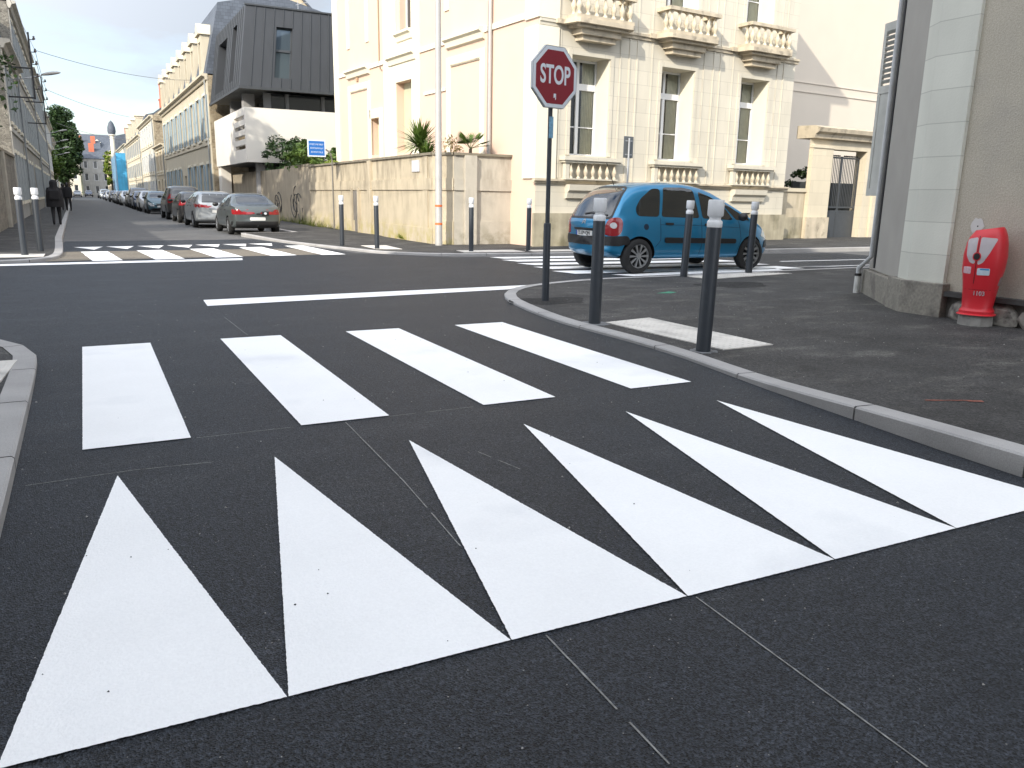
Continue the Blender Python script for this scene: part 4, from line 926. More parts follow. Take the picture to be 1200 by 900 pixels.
# hedge hanging over the stained wall
t = thing('overhanging_shrub', 'bright green shrub spilling over the stained wall by the white terrace', 'shrub', (9.6, 40.5, 0))
MB().tube([(0, 0, 0), (.1, 0, 2), (0, .1, 3.2)], [.08, .06, .03], 8).build('stem', M_bark, t, smooth=True)
mb = MB(); crown(mb, (-.3, -1.5, 2.95), (1.1, 3.6, .85), 80, 80, .085, 21); mb.build('foliage', M_leaf, t)
t = thing('overhanging_shrub', 'darker ragged shrub behind the bright one against the white terrace', 'shrub', (9.4, 45.5, 0))
MB().tube([(0, 0, 0), (.1, 0, 2), (0, .1, 3.4)], [.08, .06, .03], 8).build('stem', M_bark, t, smooth=True)
mb = MB(); crown(mb, (.1, -.5, 3.2), (1.2, 2.4, 1.2), 50, 70, .09, 22); mb.build('foliage', M_leafd, t)
t = thing('creeper_tuft', 'small yellow green tuft on the coping of the garden wall', 'plant', (8.9, 33.6, 2.6))
mb = MB(); leaves(mb, (0, 0, .05), (.25, .9, .14), 260, .05, 31); mb.build('leaves', M_leafy, t)
t = thing('garden_bush', 'dark green bush beyond the low wall right of the cream house', 'bush', (25.9, 24.3, 0))
MB().tube([(0, 0, 0), (0, 0, 1.5)], [.06, .03], 6).build('stem', M_bark, t)
mb = MB(); crown(mb, (0, 0, 2.0), (.9, .7, .85), 34, 70, .07, 33); mb.build('foliage', M_leafd, t)
# weeds at the foot of the walls
mb = MB()
rnd = random.Random(4)
for (y0, y1, n_, h) in ((33.5, 37.5, 160, .38), (37.5, 42, 120, .3), (30.5, 33.5, 60, .22)):
    for _ in range(n_):
        y = rnd.uniform(y0, y1); x = 8.5-.0188*(y-36)-rnd.uniform(0, .3); a = rnd.uniform(-1, 1); hh = h*rnd.uniform(.4, 1.2)
        mb.quad((x, y, .08), (x+.02, y+.03, .08), (x-.1*a+.05, y+.15*a, .08+hh), )
tag(mb.build('weeds', M_leafy), 'fringe of green weeds along the foot of the stained wall', 'weeds', kind='stuff')
mb = MB()
for _ in range(46):
    a = rnd.uniform(-1, 1); hh = rnd.uniform(.08, .2); x, y = 8.68+rnd.uniform(-.08, 0), 24.4+rnd.gauss(0, .13)
    mb.quad((x, y, .09), (x+.02, y+.02, .09), (x-.1, y+.12*a, .09+hh))
tag(mb.build('weed_clump', M_leafy), 'single weed clump at the foot of the cream garden wall', 'weeds')
# palms / yuccas on the terrace
def yucca(label, loc, n, L, w, seed, h=0, name='yucca', m=M_leaf):
    t = thing(name, label, 'plant', loc); rnd = random.Random(seed); mb = MB()
    if h: MB().tube([(0, 0, 0), (0, 0, h)], [.05, .035], 8).build('stem', M_bark, t)
    for _ in range(n):
        a = rnd.uniform(0, 2*pi); el = rnd.uniform(-.2, 1.4); l_ = L*rnd.uniform(.7, 1.15); d = Vector((cos(a)*cos(el), sin(a)*cos(el), sin(el))); s = Vector((-sin(a), cos(a), 0))*w
        b0 = Vector((0, 0, h)); p1 = b0+d*l_*.5+Vector((0, 0, .02)); p2 = b0+d*l_+Vector((0, 0, -.12*l_))
        mb.quad(b0-s*.5, b0+s*.5, p1+s, p1-s); mb.quad(p1-s, p1+s, p2)
    mb.build('leaves', m, t); return t
yucca('large spiky yucca on the terrace left of the tall pole', (9.30, 24.4, 2.0), 210, .98, .030, 41, .9)
yucca('lower clump of blades at the foot of the large yucca', (9.3, 23.9, 2.0), 130, .75, .028, 42, .55)
def fanpalm(label, loc, seed):
    t = thing('fan_palm', label, 'palm', loc); rnd = random.Random(seed); mb = MB(); st_ = MB()
    MB().tube([(0, 0, 0), (0, 0, .55)], [.06, .05], 8).build('stem', M_bark, t)
    for _ in range(13):
        a = rnd.uniform(0, 2*pi); el = rnd.uniform(-.1, 1.2); d = Vector((cos(a)*cos(el), sin(a)*cos(el), sin(el))); s = Vector((-sin(a), cos(a), 0)); c = Vector((0, 0, .55))+d*.32
        st_.tube([(0, 0, .55), tuple(c)], .008, 4)
        for k in range(13):
            f = (k-6)/6*1.25; e = (d*cos(f)+s*sin(f)); q = c+e*.34+Vector((0, 0, -.03)); w = s.cross(d)*.0+e.cross(Vector((0, 0, 1))).normalized()*.02
            mb.quad(c, c+e*.16-w, q, c+e*.16+w)
    st_.build('stalks', M_leaf, t); mb.build('fronds', M_leaf, t)
fanpalm('small fan palm on the terrace right of the tall pole', (10.22, 22.6, 2.28), 51)
t = thing('leggy_shrub', 'leggy sparse shrub with brown leaves just behind the tall pole', 'shrub', (9.75, 22.9, 2.0))
mb = MB(); lf = MB(); rnd = random.Random(8)
for k in range(9):
    a = rnd.uniform(0, 6.28); x, y = .28*cos(a), .35*sin(a); z = rnd.uniform(.7, 1.25); mb.tube([(0, 0, 0), (x*.4, y*.4, z*.5), (x, y, z)], [.012, .009, .004], 5)
    leaves(lf, (x*.9, y*.9, z*.9), (.14, .14, .2), 38, .035, 60+k)
mb.build('stems', M_bark, t); lf.build('leaves', leafmat('leaves_brown', (.12, .09, .03), (.22, .17, .06)), t)

# ------------------------------------------------------------------ gateway on the right and the tall wall behind
GA = math.atan(.08)
t = thing('gateway', 'stone portico with moulded cornice framing a dark metal gate', 'gateway', (22.0, 22.0, 0), GA)
M_port = ashlar('portico_stone', (.60, .53, .40), 1.2, .45, .006, .8, .05, streak=.08)
MB().facade(1.75, 8.5, -.05, 3.75, [(3.0, 5.22, -.05, 3.42)], .5).build('wall', M_port, t)
MB().box(1.78, 2.95, -.16, -.002, -.05, 3.42).build('pillar', M_port, t); MB().box(1.70, 3.0, -.22, -.162, -.05, .9).build('pillar_base', M_creamd, t)
MB().box(5.75, 7.4, -.1, -.002, -.05, 3.42).build('pillar', M_port, t)
MB().box(1.75, 2.98, -.2, -.002, 3.42, 3.52).build('pillar_cap', M_port, t)
MB().prismx([(.6, 3.76), (-.2, 3.76), (-.24, 3.9), (-.38, 3.98), (-.42, 4.12), (-.2, 4.2), (.6, 4.22)], 1.72, 8.6).build('cornice', M_creamd, t)
gt = MB(); 
M_gate = mat('gate_paint', (.05, .055, .06), .5, .1, 6)
for k in (0, 1):
    x0 = 3.03+k*1.09; gm = MB(); gm.box(x0, x0+.05, .28, .33, .05, 3.2); gm.box(x0+1.03, x0+1.08, .28, .33, .05, 3.2)
    for z in (.05, 1.1, 1.25, 3.12): gm.box(x0+.05, x0+1.03, .285, .325, z, z+.06)
    gm.box(x0+.05, x0+1.03, .295, .315, .11, 1.1)
    for i in range(9): gm.box(x0+.13+i*.1, x0+.155+i*.1, .295, .315, 1.31, 3.12)
    for i in range(9): gm.lathe([(.02, 0), (.035, .03), (.02, .06)], x0+.1425+i*.1, .305, 6, 3.19)
    gm.build('gate_leaf', M_gate, t)
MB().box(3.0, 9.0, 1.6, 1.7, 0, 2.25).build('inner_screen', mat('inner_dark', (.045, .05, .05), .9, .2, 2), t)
t = thing('low_wall', 'low cream stone wall between the corner house and the gateway', 'wall', (22.0, 22.0, 0), GA)
MB().box(-.05, 1.74, 0, .3, -.05, 1.82).build('wall', aged_wall('low_wall_stone', (.52, .45, .33), (.25, .21, .15), (.25, .22, .10), 1.8), t); MB().box(-.1, 1.77, -.06, .36, 1.82, 1.95).build('coping', M_port, t)
MB().box(-.05, 1.69, -.03, 0-.002, -.05, .9).build('plinth', MATS['stained_plinth'], t)
t = thing('blank_gabled_house', 'tall blank peach rendered house wall behind the gateway', 'house', (23.6, 28.0, 0), R(5))
M_bw = mat('pale_cream_render', (.60, .53, .44), .9, .03, .8); MB().box(0, 26, 0, 10, 0, 13).build('wall', M_bw, t); MB().box(0, 26, -.04, -.002, 6.45, 6.5).build('string_course', M_bw, t); MB().box(0, 26, -.04, -.002, 6.85, 6.89).build('string_course', M_bw, t)
MB().prismx([(-.4, 13), (5, 16.5), (10.4, 13)], -.2, 26.2).build('roof', M_slate, t)
# ------------------------------------------------------------------ generic street houses
WIN = {}
def wunit(w, h, style):
    k = (round(w, 2), round(h, 2), style)
    if k in WIN: return WIN[k]
    mb = MB(); f = .06; mb.box(-w/2, -w/2+f, .14, .2, 0, h); mb.box(w/2-f, w/2, .14, .2, 0, h); mb.box(-w/2+f, w/2-f, .14, .2, h-f, h); mb.box(-w/2+f, w/2-f, .14, .2, 0, f); mb.box(-.04, .04, .13, .2, f, h-f); mb.box(-w/2+f, w/2-f, .13, .2, h*.68, h*.72)
    fr = mb.mesh('window', M_wood); gm = MB().box(-w/2+f, w/2-f, .17, .18, f, h-f).mesh('pane', M_wglass)
    sm_ = []
    for sd_ in (-1, 1):
        s = MB(); x0, x1 = sorted((sd_*w/2, sd_*(w/2+w*.48))); s.box(x0, x1, -.06, -.015, .02, h-.02)
        s.box(x0, x1, -.075, -.061, h*.5-.06, h*.5+.06)
        if style != 'none': sm_.append(s.mesh('shutter', mat('shutter_'+style, {'white': (.62, .64, .64), 'grey': (.33, .36, .37), 'blue': (.30, .38, .42), 'none': (.5, .5, .5)}[style], .7, .06, 4)))
    tm = [MB().box(-w/2-.12, w/2+.12, -.10, 0, -.14, -.0).mesh('sill', MATS['cream_paint']), MB().box(-w/2-.14, w/2+.14, -.08, 0, h+.0, h+.16).mesh('lintel', MATS['cream_paint'])]
    WIN[k] = (fr, gm, sm_, tm); return WIN[k]
def street_house(label, Ya, Yb, X, side, eave, m, storeys=3, bays=4, style='white', roof='mansard', rh=2.5, chim=1, depth=9, dormers=0, doorbay=None, trim=None, group=None, wz=None, gable=False, wf=.95):
    """side=+1: on the right of the street facing -X; -1: on the left facing +X"""
    L = Yb-Ya; ang = math.atan(SH)
    if side > 0: loc = (X+sx(Yb), Yb, 0); rz = -pi/2-ang*-1 if False else -pi/2-ang*-1
    else: loc = (X+sx(Ya), Ya, 0); rz = pi/2-ang
    rz = (-pi/2 - ang) if side > 0 else (pi/2 - ang)
    t = thing('terraced_house', label, 'house', loc, rz, group)
    trim = trim or (M_f1 if side > 0 else M_ltrim); sh_ = eave/storeys; holes = []; units = []; bw = L/bays
    for s in range(storeys):
        for b in range(bays):
            if doorbay == b and s == 0: holes.append((bw*(b+.5)-.6, bw*(b+.5)+.6, 0, 2.7)); continue
            w = min(wf+.1, bw*.42); z0 = sh_*s+(.9 if s == 0 else .55); h = sh_*.62 if s else sh_*.55
            holes.append((bw*(b+.5)-w/2, bw*(b+.5)+w/2, z0, z0+h)); units.append((bw*(b+.5), z0, w, h))
    MB().facade(0, L, 0, eave, holes, .2).build('wall', m, t)
    MB().add([(0, 0, 0), (0, depth, 0), (0, depth, eave), (0, 0, eave), (L, 0, 0), (L, depth, 0), (L, depth, eave), (L, 0, eave)], [(0, 3, 2, 1), (4, 5, 6, 7), (1, 2, 6, 5)]).build('party_wall', rubble('rubble_party', (.42, .35, .24), (.30, .24, .16), (.40, .34, .25)) if side > 0 else M_rub, t)
    for (x, z, w, h) in units:
        fr, gm, sm_, tm = wunit(w, h, style)
        o = bpy.data.objects.new('window', fr); link(o, t); o.location = (x, 0, z); q = bpy.data.objects.new('pane', gm); link(q, o)
        for sme in sm_: q = bpy.data.objects.new('shutter', sme); link(q, o)
        for tme in tm: q = bpy.data.objects.new(tme.name.split('.')[0], tme); link(q, t); q.location = (x, 0, z)
    if doorbay is not None:
        x = bw*(doorbay+.5); MB().box(x-.6, x+.6, .14, .2, 0, 2.7).build('door', mat('door_'+style, (.12, .13, .13), .6, .1, 4), t)
    for s in range(1, storeys): MB().box(0, L, -.07, -.002, sh_*s+.12, sh_*s+.28).build('string_course', trim, t)
    MB().prismx([(0, eave-.3), (-.12, eave-.3), (-.2, eave-.12), (-.38, eave-.06), (-.38, eave+.06), (0, eave+.08)], -.03, L+.03).build('cornice', trim, t)
    for x in (0.02, L-.37): MB().box(x, x+.35, -.05, -.002, 0, eave-.32).build('pilaster', trim, t)
    MB().tube([(L-.6, -.12, eave-.05), (L-.6, -.12, .1)], .05, 6).build('downpipe', mat('zinc', (.28, .3, .31), .5, .1, 5, metal=.4), t)
    if roof == 'mansard': rf = MB().prismx([(-.1, eave+.081), (.9, eave+rh), (depth/2, eave+rh+.9), (depth-.6, eave+rh), (depth, eave+.081)], 0, L)
    else: rf = MB().prismx([(-.2, eave+.081), (depth/2, eave+rh), (depth+.2, eave+.081)], 0, L)
    ro = rf.build('roof', M_slate, t)
    if gable:
        MB().prismx([(0, eave-.5), (0, eave+.0), (depth/2, eave+rh-.1), (depth, eave), (depth, eave-.5)], L+.001, L+.25).build('gable', MATS['rubble_party'], t)
    for k in range(chim):
        x = [.5, L-.7, L/2][k % 3]; z1 = eave+rh+1.9
        c = MB().box(x-.45, x+.45, depth*.3, depth*.3+1.3, eave+.6, z1).box(x-.52, x+.52, depth*.3-.07, depth*.3+1.37, z1, z1+.14).build('chimney', M_brickred, ro)
        for j in range(3): MB().lathe([(.14, 0), (.11, .5), (.0, .5)], x, depth*.3+.25+.4*j, 8, z1+.14).build('chimney_pot', M_pot, ro)
    for k in range(dormers):
        x = L*(k+.5)/dormers; w = .75
        d = MB(); d.box(x-w, x-w+.22, -.12, 1.4, eave+.09, eave+2.6); d.box(x+w-.22, x+w, -.12, 1.4, eave+.09, eave+2.6); d.box(x-w+.22, x+w-.22, -.1, 1.4, eave+2.2, eave+2.6); d.box(x-w+.22, x+w-.22, -.1, .1, eave+.09, eave+.5)
        d.prismy([(x-w-.15, eave+2.6), (x+w+.15, eave+2.6), (x+w*.4, eave+3.1), (x, eave+3.35), (x-w*.4, eave+3.1)], -.25, 1.4)
        do = d.build('dormer', trim, t); MB().box(x-w+.22, x+w-.22, .1, .13, eave+.5, eave+2.2).build('pane', M_wglass, do)
    return t
M_f1 = mat('facade_cream', (.56, .50, .38), .9, .06, 1.2, streak=.08); M_f2 = mat('facade_pale', (.60, .56, .46), .9, .06, 1.2, streak=.08); M_f3 = mat('facade_ochre', (.52, .44, .31), .9, .06, 1.2, streak=.1)
M_fg = mat('facade_greystone', (.34, .32, .28), .95, .12, 1.2, streak=.2, bump=.3, bs=8); M_fg2 = mat('facade_grey_render', (.38, .37, .34), .95, .1, 1.2, streak=.18)
RX = 7.85
street_house('three storey cream stone house with gabled dormers beyond the dark clad building', 56.9, 87.5, RX, 1, 8.75, M_f1, 2, 9, 'blue', 'mansard', 4.4, 2, dormers=8, doorbay=4, wf=1.25)
street_house('low cream house with a slate roof and big gate down the right side', 87.6, 97.5, RX, 1, 6.0, M_f3, 2, 3, 'none', 'gable', 1.8, 0, doorbay=1)
street_house('tall right hand house with exposed rubble gable', 97.6, 118, RX, 1, 9.4, M_f2, 3, 6, 'white', 'gable', 3.6, 2, gable=True, doorbay=2)
street_house('right hand house with red chimneys before the scaffold', 118.1, 150, RX, 1, 8.6, M_f1, 3, 8, 'grey', 'mansard', 2.6, 2, dormers=4)
street_house('cream right hand house wrapped in blue scaffold netting', 150.1, 186, RX, 1, 9.0, M_f2, 3, 7, 'none', 'gable', 2.6, 1)
street_house('furthest right hand house before the end of the street', 200, 246, RX, 1, 10.2, M_f3, 3, 9, 'none', 'mansard', 3.0, 2)
LX = -2.45
M_rub = rubble('rubble_grey', (.26, .245, .21), (.17, .16, .14), (.30, .28, .24), 6); M_ltrim = mat('grey_stone_trim', (.44, .42, .37), .95, .12, 1.5, streak=.2)
street_house('grey stone house with slate roof above the rubble garden wall', 40.2, 50, LX, -1, 7.3, M_fg2, 2, 4, 'grey', 'mansard', 2.6, 1)
street_house('tall grey stone left hand house, the highest of the row', 50.1, 72, LX, -1, 10.6, M_fg, 3, 8, 'grey', 'mansard', 2.0, 2, doorbay=3)
street_house('left hand house with grey shutters beyond the tallest', 72.1, 96, LX, -1, 10.2, M_fg2, 3, 9, 'grey', 'mansard', 2.2, 2, doorbay=4)
street_house('left hand grey house behind the second wire bracket', 96.1, 122, LX, -1, 9.0, M_fg, 3, 8, 'white', 'gable', 2.6, 1)
street_house('left hand house behind the small rounded tree', 122.1, 140, LX, -1, 8.0, M_fg2, 2, 6, 'white', 'gable', 2.6, 1)
street_house('last left hand house beyond the tall dark tree', 165, 235, LX, -1, 9.0, M_fg2, 3, 14, 'none', 'gable', 2.6, 1)
# rubble garden wall on the left
t = thing('rubble_wall', 'rubble stone garden wall at the left edge behind the bollards', 'wall', (0, 0, 0))
M_rub = rubble('rubble_grey', (.26, .245, .21), (.17, .16, .14), (.30, .28, .24), 6)
MB().prism([(LX-.35, 20.6), (LX, 20.6), (LX+sx(40), 40.15), (LX-.35+sx(40), 40.15)], -.05, 2.68).build('wall', M_rub, t)
MB().prism([(LX-.40, 20.6), (LX+.06, 20.6), (LX+.06+sx(40), 40.15), (LX-.4+sx(40), 40.15)], 2.68, 2.78).build('coping', M_cop, t)
for y in (24.6, 33.0): MB().box(LX+sx(y), LX+.10+sx(y), y, y+.55, -.05, 2.67).build('pier', mat('pier_stone', (.34, .32, .27), .9, .15, 3, bump=.4), t)
MB().box(LX+.02+sx(28), LX+.09+sx(28), 27.6, 27.9, .6, 1.3).build('pale_box', M_alu, t)

# end of the street: closing houses and the hill behind
M_terr0 = mat('dormer_white', (.6, .58, .52), .9, .05, 1)
def block(label, x0, x1, Y, zb, eave, m, bays, storeys, rh, chim, name='house'):
    t = thing(name, label, 'house', (x0, Y, zb)); L = x1-x0; bw = L/bays; sh_ = eave/storeys; H = []
    for s in range(storeys):
        for b in range(bays): H.append((bw*(b+.5)-.5, bw*(b+.5)+.5, sh_*s+.8, sh_*s+.8+sh_*.58))
    MB().facade(0, L, -3, eave, H, .25).build('wall', m, t); MB().box(0, L, .26, 8, -3, eave-.01).build('core', m, t)
    for a, b, c, d in H:
        o = MB().box(a, b, .2, .24, c, d).build('window', M_wood, t); MB().box(a+.12, b-.12, .18, .198, c+.1, d-.1).build('pane', M_wglass, o)
    MB().prismx([(-.25, eave), (-.25, eave+.15), (4, eave+rh), (8.2, eave+.15), (8.2, eave)], -.2, L+.2).build('roof', M_slate, t)
    for k in range(chim):
        x = L*(k+.5)/chim; MB().box(x-.7, x+.7, 2.5, 4.2, eave+.5, eave+rh+1.4).build('chimney', M_brickred, t)
    return t
block('grey house closing the end of the street', -13+sx(255), 1.5+sx(255), 255, 0, 11.0, M_f2, 6, 3, 3.0, 2)
block('cream house at the end of the street right of the grey one', 1.8+sx(255), 14+sx(255), 262, 0, 10.2, M_fg2, 5, 3, 3.0, 2)
hill = MB(); N = 24; hv_ = []; 
for i in range(N+1):
    for j in range(N+1):
        x = -160+320*i/N; y = 275+260*j/N; h = 15*sm((y-280)/70)*(1-.5*sm((abs(x+10)-60)/90)); hill.v.append((x, y, h-.3))
for i in range(N):
    for j in range(N): a = i*(N+1)+j; hill.f.append((a, a+N+1, a+N+2, a+1))
struct('hill', hill, mat('hill_ground', (.10, .11, .06), .95, .3, .05), 'low hill rising behind the end of the street')
block('long slate roofed hilltop building with white dormers', -42, 12, 345, 9.5, 7.0, M_f1, 12, 2, 5.5, 0)
hb_ = [o for o in COL.objects if o.get('label', '').startswith('long slate')][0]
for k in range(9): MB().box(2.5+k*6, 4.6+k*6, -.1, 2.5, 7.2, 9.4).prismy([(2.2+k*6, 9.4), (4.9+k*6, 9.4), (3.55+k*6, 10.6)], -.15, 2.5).build('dormer', M_terr0, hb_)
for i, (x, y, z, w, e, lab) in enumerate([(-14, 300, 6, 9, 8, 'red chimneyed house half way up the hill'), (-4, 312, 8, 8, 7, 'small house on the hill right of the red chimney'), (-24, 318, 9, 9, 7, 'small house on the hill left of the red chimney')]): block(lab, x, x+w, y, z, e, [M_f3, M_f1, M_f2][i], 3, 2, 3, 2)
t = thing('lantern_tower', 'slender white tower with a grey dome above the far roofs', 'tower', (7.6+sx(190), 192, 0))
MB().lathe([(.45, 0), (.42, 12.6), (.7, 12.7), (.7, 12.9)], n=12).build('shaft', M_wpaint, t, smooth=True)
MB().lathe([(.62, 12.9), (.8, 13.5), (.75, 14.3), (.45, 15.2), (.03, 15.7)], n=12).build('dome', M_slate, t, smooth=True)
t = thing('scaffold', 'sky blue netted scaffold on a right hand house front', 'scaffold', (0, 0, 0))
M_net = mat('blue_net', (.06, .33, .58), .8, .12, 1.0, bump=.3, bs=3, streak=.15)
MB().box(6.55+sx(170), 6.6+sx(170), 152, 184, .3, 7.6).build('net', M_net, t); MB().box(6.55+sx(170), 7.7+sx(152), 151.9, 151.95, .3, 7.6).build('net', M_net, t)
for y in range(152, 186, 4): MB().tube([(6.5+sx(170), y, 0), (6.5+sx(170), y, 8.0)], .04, 5).build('standard', M_galv, t)

# ------------------------------------------------------------------ modern building with dark zinc upper storey
M_zinc = mat('dark_zinc', (.052, .056, .062), .55, .06, .8, metal=.25, streak=.06)
M_seam = mat('zinc_seam', (.05, .055, .06), .5, .05, 3)
M_terr = mat('white_render', (.72, .68, .61), .9, .03, 1, bump=.05)
t = thing('modern_house', 'modern house with a dark zinc clad upper storey over a white terrace', 'house', (7.45, 46.0, 0), 0)
# local x: to the right, y: away; left face follows the street
D = 10.6; Wd = 9.0
b0, b1 = 6.95, 11.05
bt = [(0, 0), (Wd, 0), (Wd, D), (-.17, D)]; tp = [(.62, .55), (Wd, .55), (Wd, D), (.45, D)]
# windows: recesses in the cladding cut as holes through front and left faces built as facades in the sloping plane
def slant(mb, A0, A1, B0, B1):
    """map facade coords (x along, y inward, z up in 0..1) onto the sloping face with bottom A0->A1 and top B0->B1"""
    A0, A1, B0, B1 = map(Vector, (A0, A1, B0, B1)); L = (A1-A0).length; nrm = (A1-A0).cross(B0-A0).normalized(); o = []
    for x, y, z in mb.v:
        u = x/L; p = A0.lerp(A1, u).lerp(B0.lerp(B1, u), z); o.append(tuple(p-nrm*y))
    mb.v = o; return mb
F = ((0, 0, b0), (Wd, 0, b0), (.62, .55, b1), (Wd, .55, b1)); Lf = ((-.17, D, b0), (0, 0, b0), (.45, D, b1), (.62, .55, b1))
wf_ = (1.75, 2.65, .13, .77)
zb = slant(MB().facade(0, Wd, 0, 1, [wf_], .3), *F).build('front_cladding', M_zinc, t)
LL = (Vector(Lf[1])-Vector(Lf[0])).length
lw = [(1.8, 5.0, .08, .80), (6.9, 8.4, .12, .85)]
slant(MB().facade(0, LL, 0, 1, lw, .45), *Lf).build('side_cladding', M_zinc, t)
sm2 = MB(); x = .55
while x < Wd:
    for (z0, z1) in ((0, wf_[2]), (wf_[3], 1)) if wf_[0] < x < wf_[1] else ((0, 1),): sm2.box(x-.018, x+.018, -.04, 0, z0, z1)
    x += .52
slant(sm2, *F).build('seams', M_seam, t)
sm2 = MB(); x = .5
while x < LL:
    zz = [(0, 1)]
    for a, b, c, d in lw:
        if a < x < b: zz = [(0, c), (d, 1)]
    for z0, z1 in zz: sm2.box(x-.018, x+.018, -.04, 0, z0, z1)
    x += .6
slant(sm2, *Lf).build('seams', M_seam, t)
w_ = slant(MB().box(wf_[0], wf_[1], .24, .29, wf_[2], wf_[3]), *F).build('window', mat('sky_glass', (.10, .13, .15), .05, .05, .5, spec=1.0, metal=.5), t)
slant(MB().box(wf_[0], wf_[1], .18, .24, .47, .50).box(wf_[0], wf_[0]+.06, .18, .24, wf_[2], wf_[3]).box(wf_[1]-.06, wf_[1], .18, .24, wf_[2], wf_[3]), *F).build('frame', M_seam, w_)
for a, b, c, d in lw:
    w_ = slant(MB().box(a, b, .4, .44, c, d), *Lf).build('window', M_wglass, t); slant(MB().box((a+b)/2-.05, (a+b)/2+.05, .3, .4, c, d), *Lf).build('frame', M_alu, w_)
mb = MB(); mb.quad((0, 0, b0), (Wd, 0, b0), (Wd, D, b0), (-.17, D, b0)); mb.quad((.62, .55, b1), (.45, D, b1), (Wd, D, b1), (Wd, .55, b1)); mb.build('soffit', mat('pale_soffit', (.42, .42, .40), .8, .05, 2), t)
mb = MB(); mb.box(-.04, Wd, -.04, .02, b0-.14, b0-.003); mb.build('fascia', M_seam, t)
mb = MB().box(.55, Wd, .48, .6, b1+.001, b1+.08); mb.build('roof_edge', M_seam, t); MB().add([(-.24, D, b0-.14), (-.04, .02, b0-.14), (.02, .02, b0-.14), (-.12, D, b0-.14), (-.24, D, b0-.004), (-.04, .02, b0-.004), (.02, .02, b0-.004), (-.12, D, b0-.004)], [(0, 3, 2, 1), (4, 5, 6, 7), (0, 1, 5, 4), (1, 2, 6, 5), (2, 3, 7, 6), (3, 0, 4, 7)]).build('fascia', M_seam, t)
# glazed middle storey
MB().box(1.6, Wd, 1.3, 9.5, 5.0, b0-.15).build('glazing', mat('dark_glazing', (.03, .033, .036), .08, .1, .6, spec=.8), t)
for x in (1.4, 2.6, 4.6, 6.6): MB().box(x, x+.18 if x > 1.5 else x+.4, 1.15, 1.29, 5.0, b0-.15).build('mullion', mat('grey_mullion', (.2, .2, .2), .6, .05, 2), t)
MB().box(.5, 1.1, 2.2, 2.8, 5.0, b0-.15).build('column', mat('grey_column', (.35, .34, .33), .8, .05, 2), t); MB().box(.5, 1.1, 6.5, 7.1, 5.0, b0-.15).build('column', MATS['grey_column'], t)
# white terrace box with slots on the street side
tx = .12
mb = MB().box(tx, Wd, -.35, -.1, 3.05, 5.85); mb.build('terrace_front', M_terr, t)
sl = MB().facade(0, 10.6, 3.05, 5.85, [(7.2, 10.3, z, z+.22) for z in (3.75, 4.25, 4.75, 5.25)], .22); sl.v = [(tx+y-SH*0-.016*(10.6-x-.1), 10.6-x-.35, z) for x, y, z in sl.v]; sl.build('terrace_side', M_terr, t)
MB().box(tx+.25, Wd, -.1, 9.5, 3.05, 3.3).build('terrace_floor', mat('terrace_soffit', (.25, .24, .23), .9, .05, 2), t)
MB().box(1.8, Wd, 2.0, 9.5, 0, 3.04).build('ground_floor', mat('dark_base', (.06, .06, .06), .8, .1, 1), t)
for (x, y) in ((.75, .5), (2.6, .6)): MB().box(x, x+.45, y, y+.45, 0, 3.04).build('column', MATS['grey_column'], t)
t = thing('gate_pier', 'white rendered round topped gate pier before the modern house', 'gate pier', (7.55, 55.2, 0))
MB().box(-.05, .55, 0, 1.2, 0, 3.2).box(-.1, .6, -.05, 1.25, 3.2, 3.3).build('pier', M_terr, t)
t = thing('rear_gable_house', 'ochre gable with red brick stack rising behind the dark zinc roof', 'house', (10.5, 68, 0))
MB().prismy([(0, 0), (9, 0), (9, 13), (3.8, 18.2), (0, 15)], 0, 10).build('wall', M_f3, t)
MB().box(1.2, 4.2, .4, 1.6, 14, 19.2).build('chimney', M_brickred, t); MB().add([(9.3, -.2, 12.8), (3.8, -.2, 18.35), (3.8, 10, 18.35), (9.3, 10, 12.8), (9.3, -.2, 12.6), (3.8, -.2, 18.15), (3.8, 10, 18.15), (9.3, 10, 12.6)], [(0, 1, 2, 3), (4, 7, 6, 5), (0, 4, 5, 1), (3, 2, 6, 7), (0, 3, 7, 4), (1, 5, 6, 2)]).build('roof', M_slate, t)
t = thing('tv_antenna', 'thin television antenna above the dark zinc roof', 'antenna', (13.0, 56, b1-.5))
MB().tube([(0, 0, 0), (0, 0, 3.1)], .02, 5).tube([(-.15, 0, 2.8), (.6, 0, 3.05)], .015, 5).tube([(.3, -.3, 2.95), (.3, .3, 2.95)], .012, 4).tube([(.5, -.3, 3.02), (.5, .3, 3.02)], .012, 4).build('mast', M_galv, t)

# ------------------------------------------------------------------ brackets, lamps and wires on the left row
def bracket(label, y, first=None):
    x = LX+sx(y)
    t = thing('wire_bracket', label, 'cable bracket', (x, y, 0), 0, 'steel wire brackets on the left row')
    for z in (5.25, 6.45): MB().box(-.05, 1.0, -.03, .03, z-.03, z+.03).build('arm', M_black, t)
    MB().box(.97, 1.04, -.035, .035, 5.2, 7.9).build('upright', M_black, t)
    for k in range(5): MB().box(1.04, 1.2, -.02, .02, 5.6+k*.5, 5.63+k*.5).build('cross_pin', M_black, t)
    ins = MB()
    for k in range(5): MB().lathe([(.05, 0), (.06, .05), (.03, .09), (.05, .12), (.0, .16)], 1.2, 0, 8, 5.62+k*.5).build('insulator', mat('insulator', (.10, .09, .09), .4, .1, 8), t)
    return t
bracket('nearer steel wire bracket with insulators on the left row', 41.6); bracket('farther steel wire bracket with insulators on the left row', 57.0)
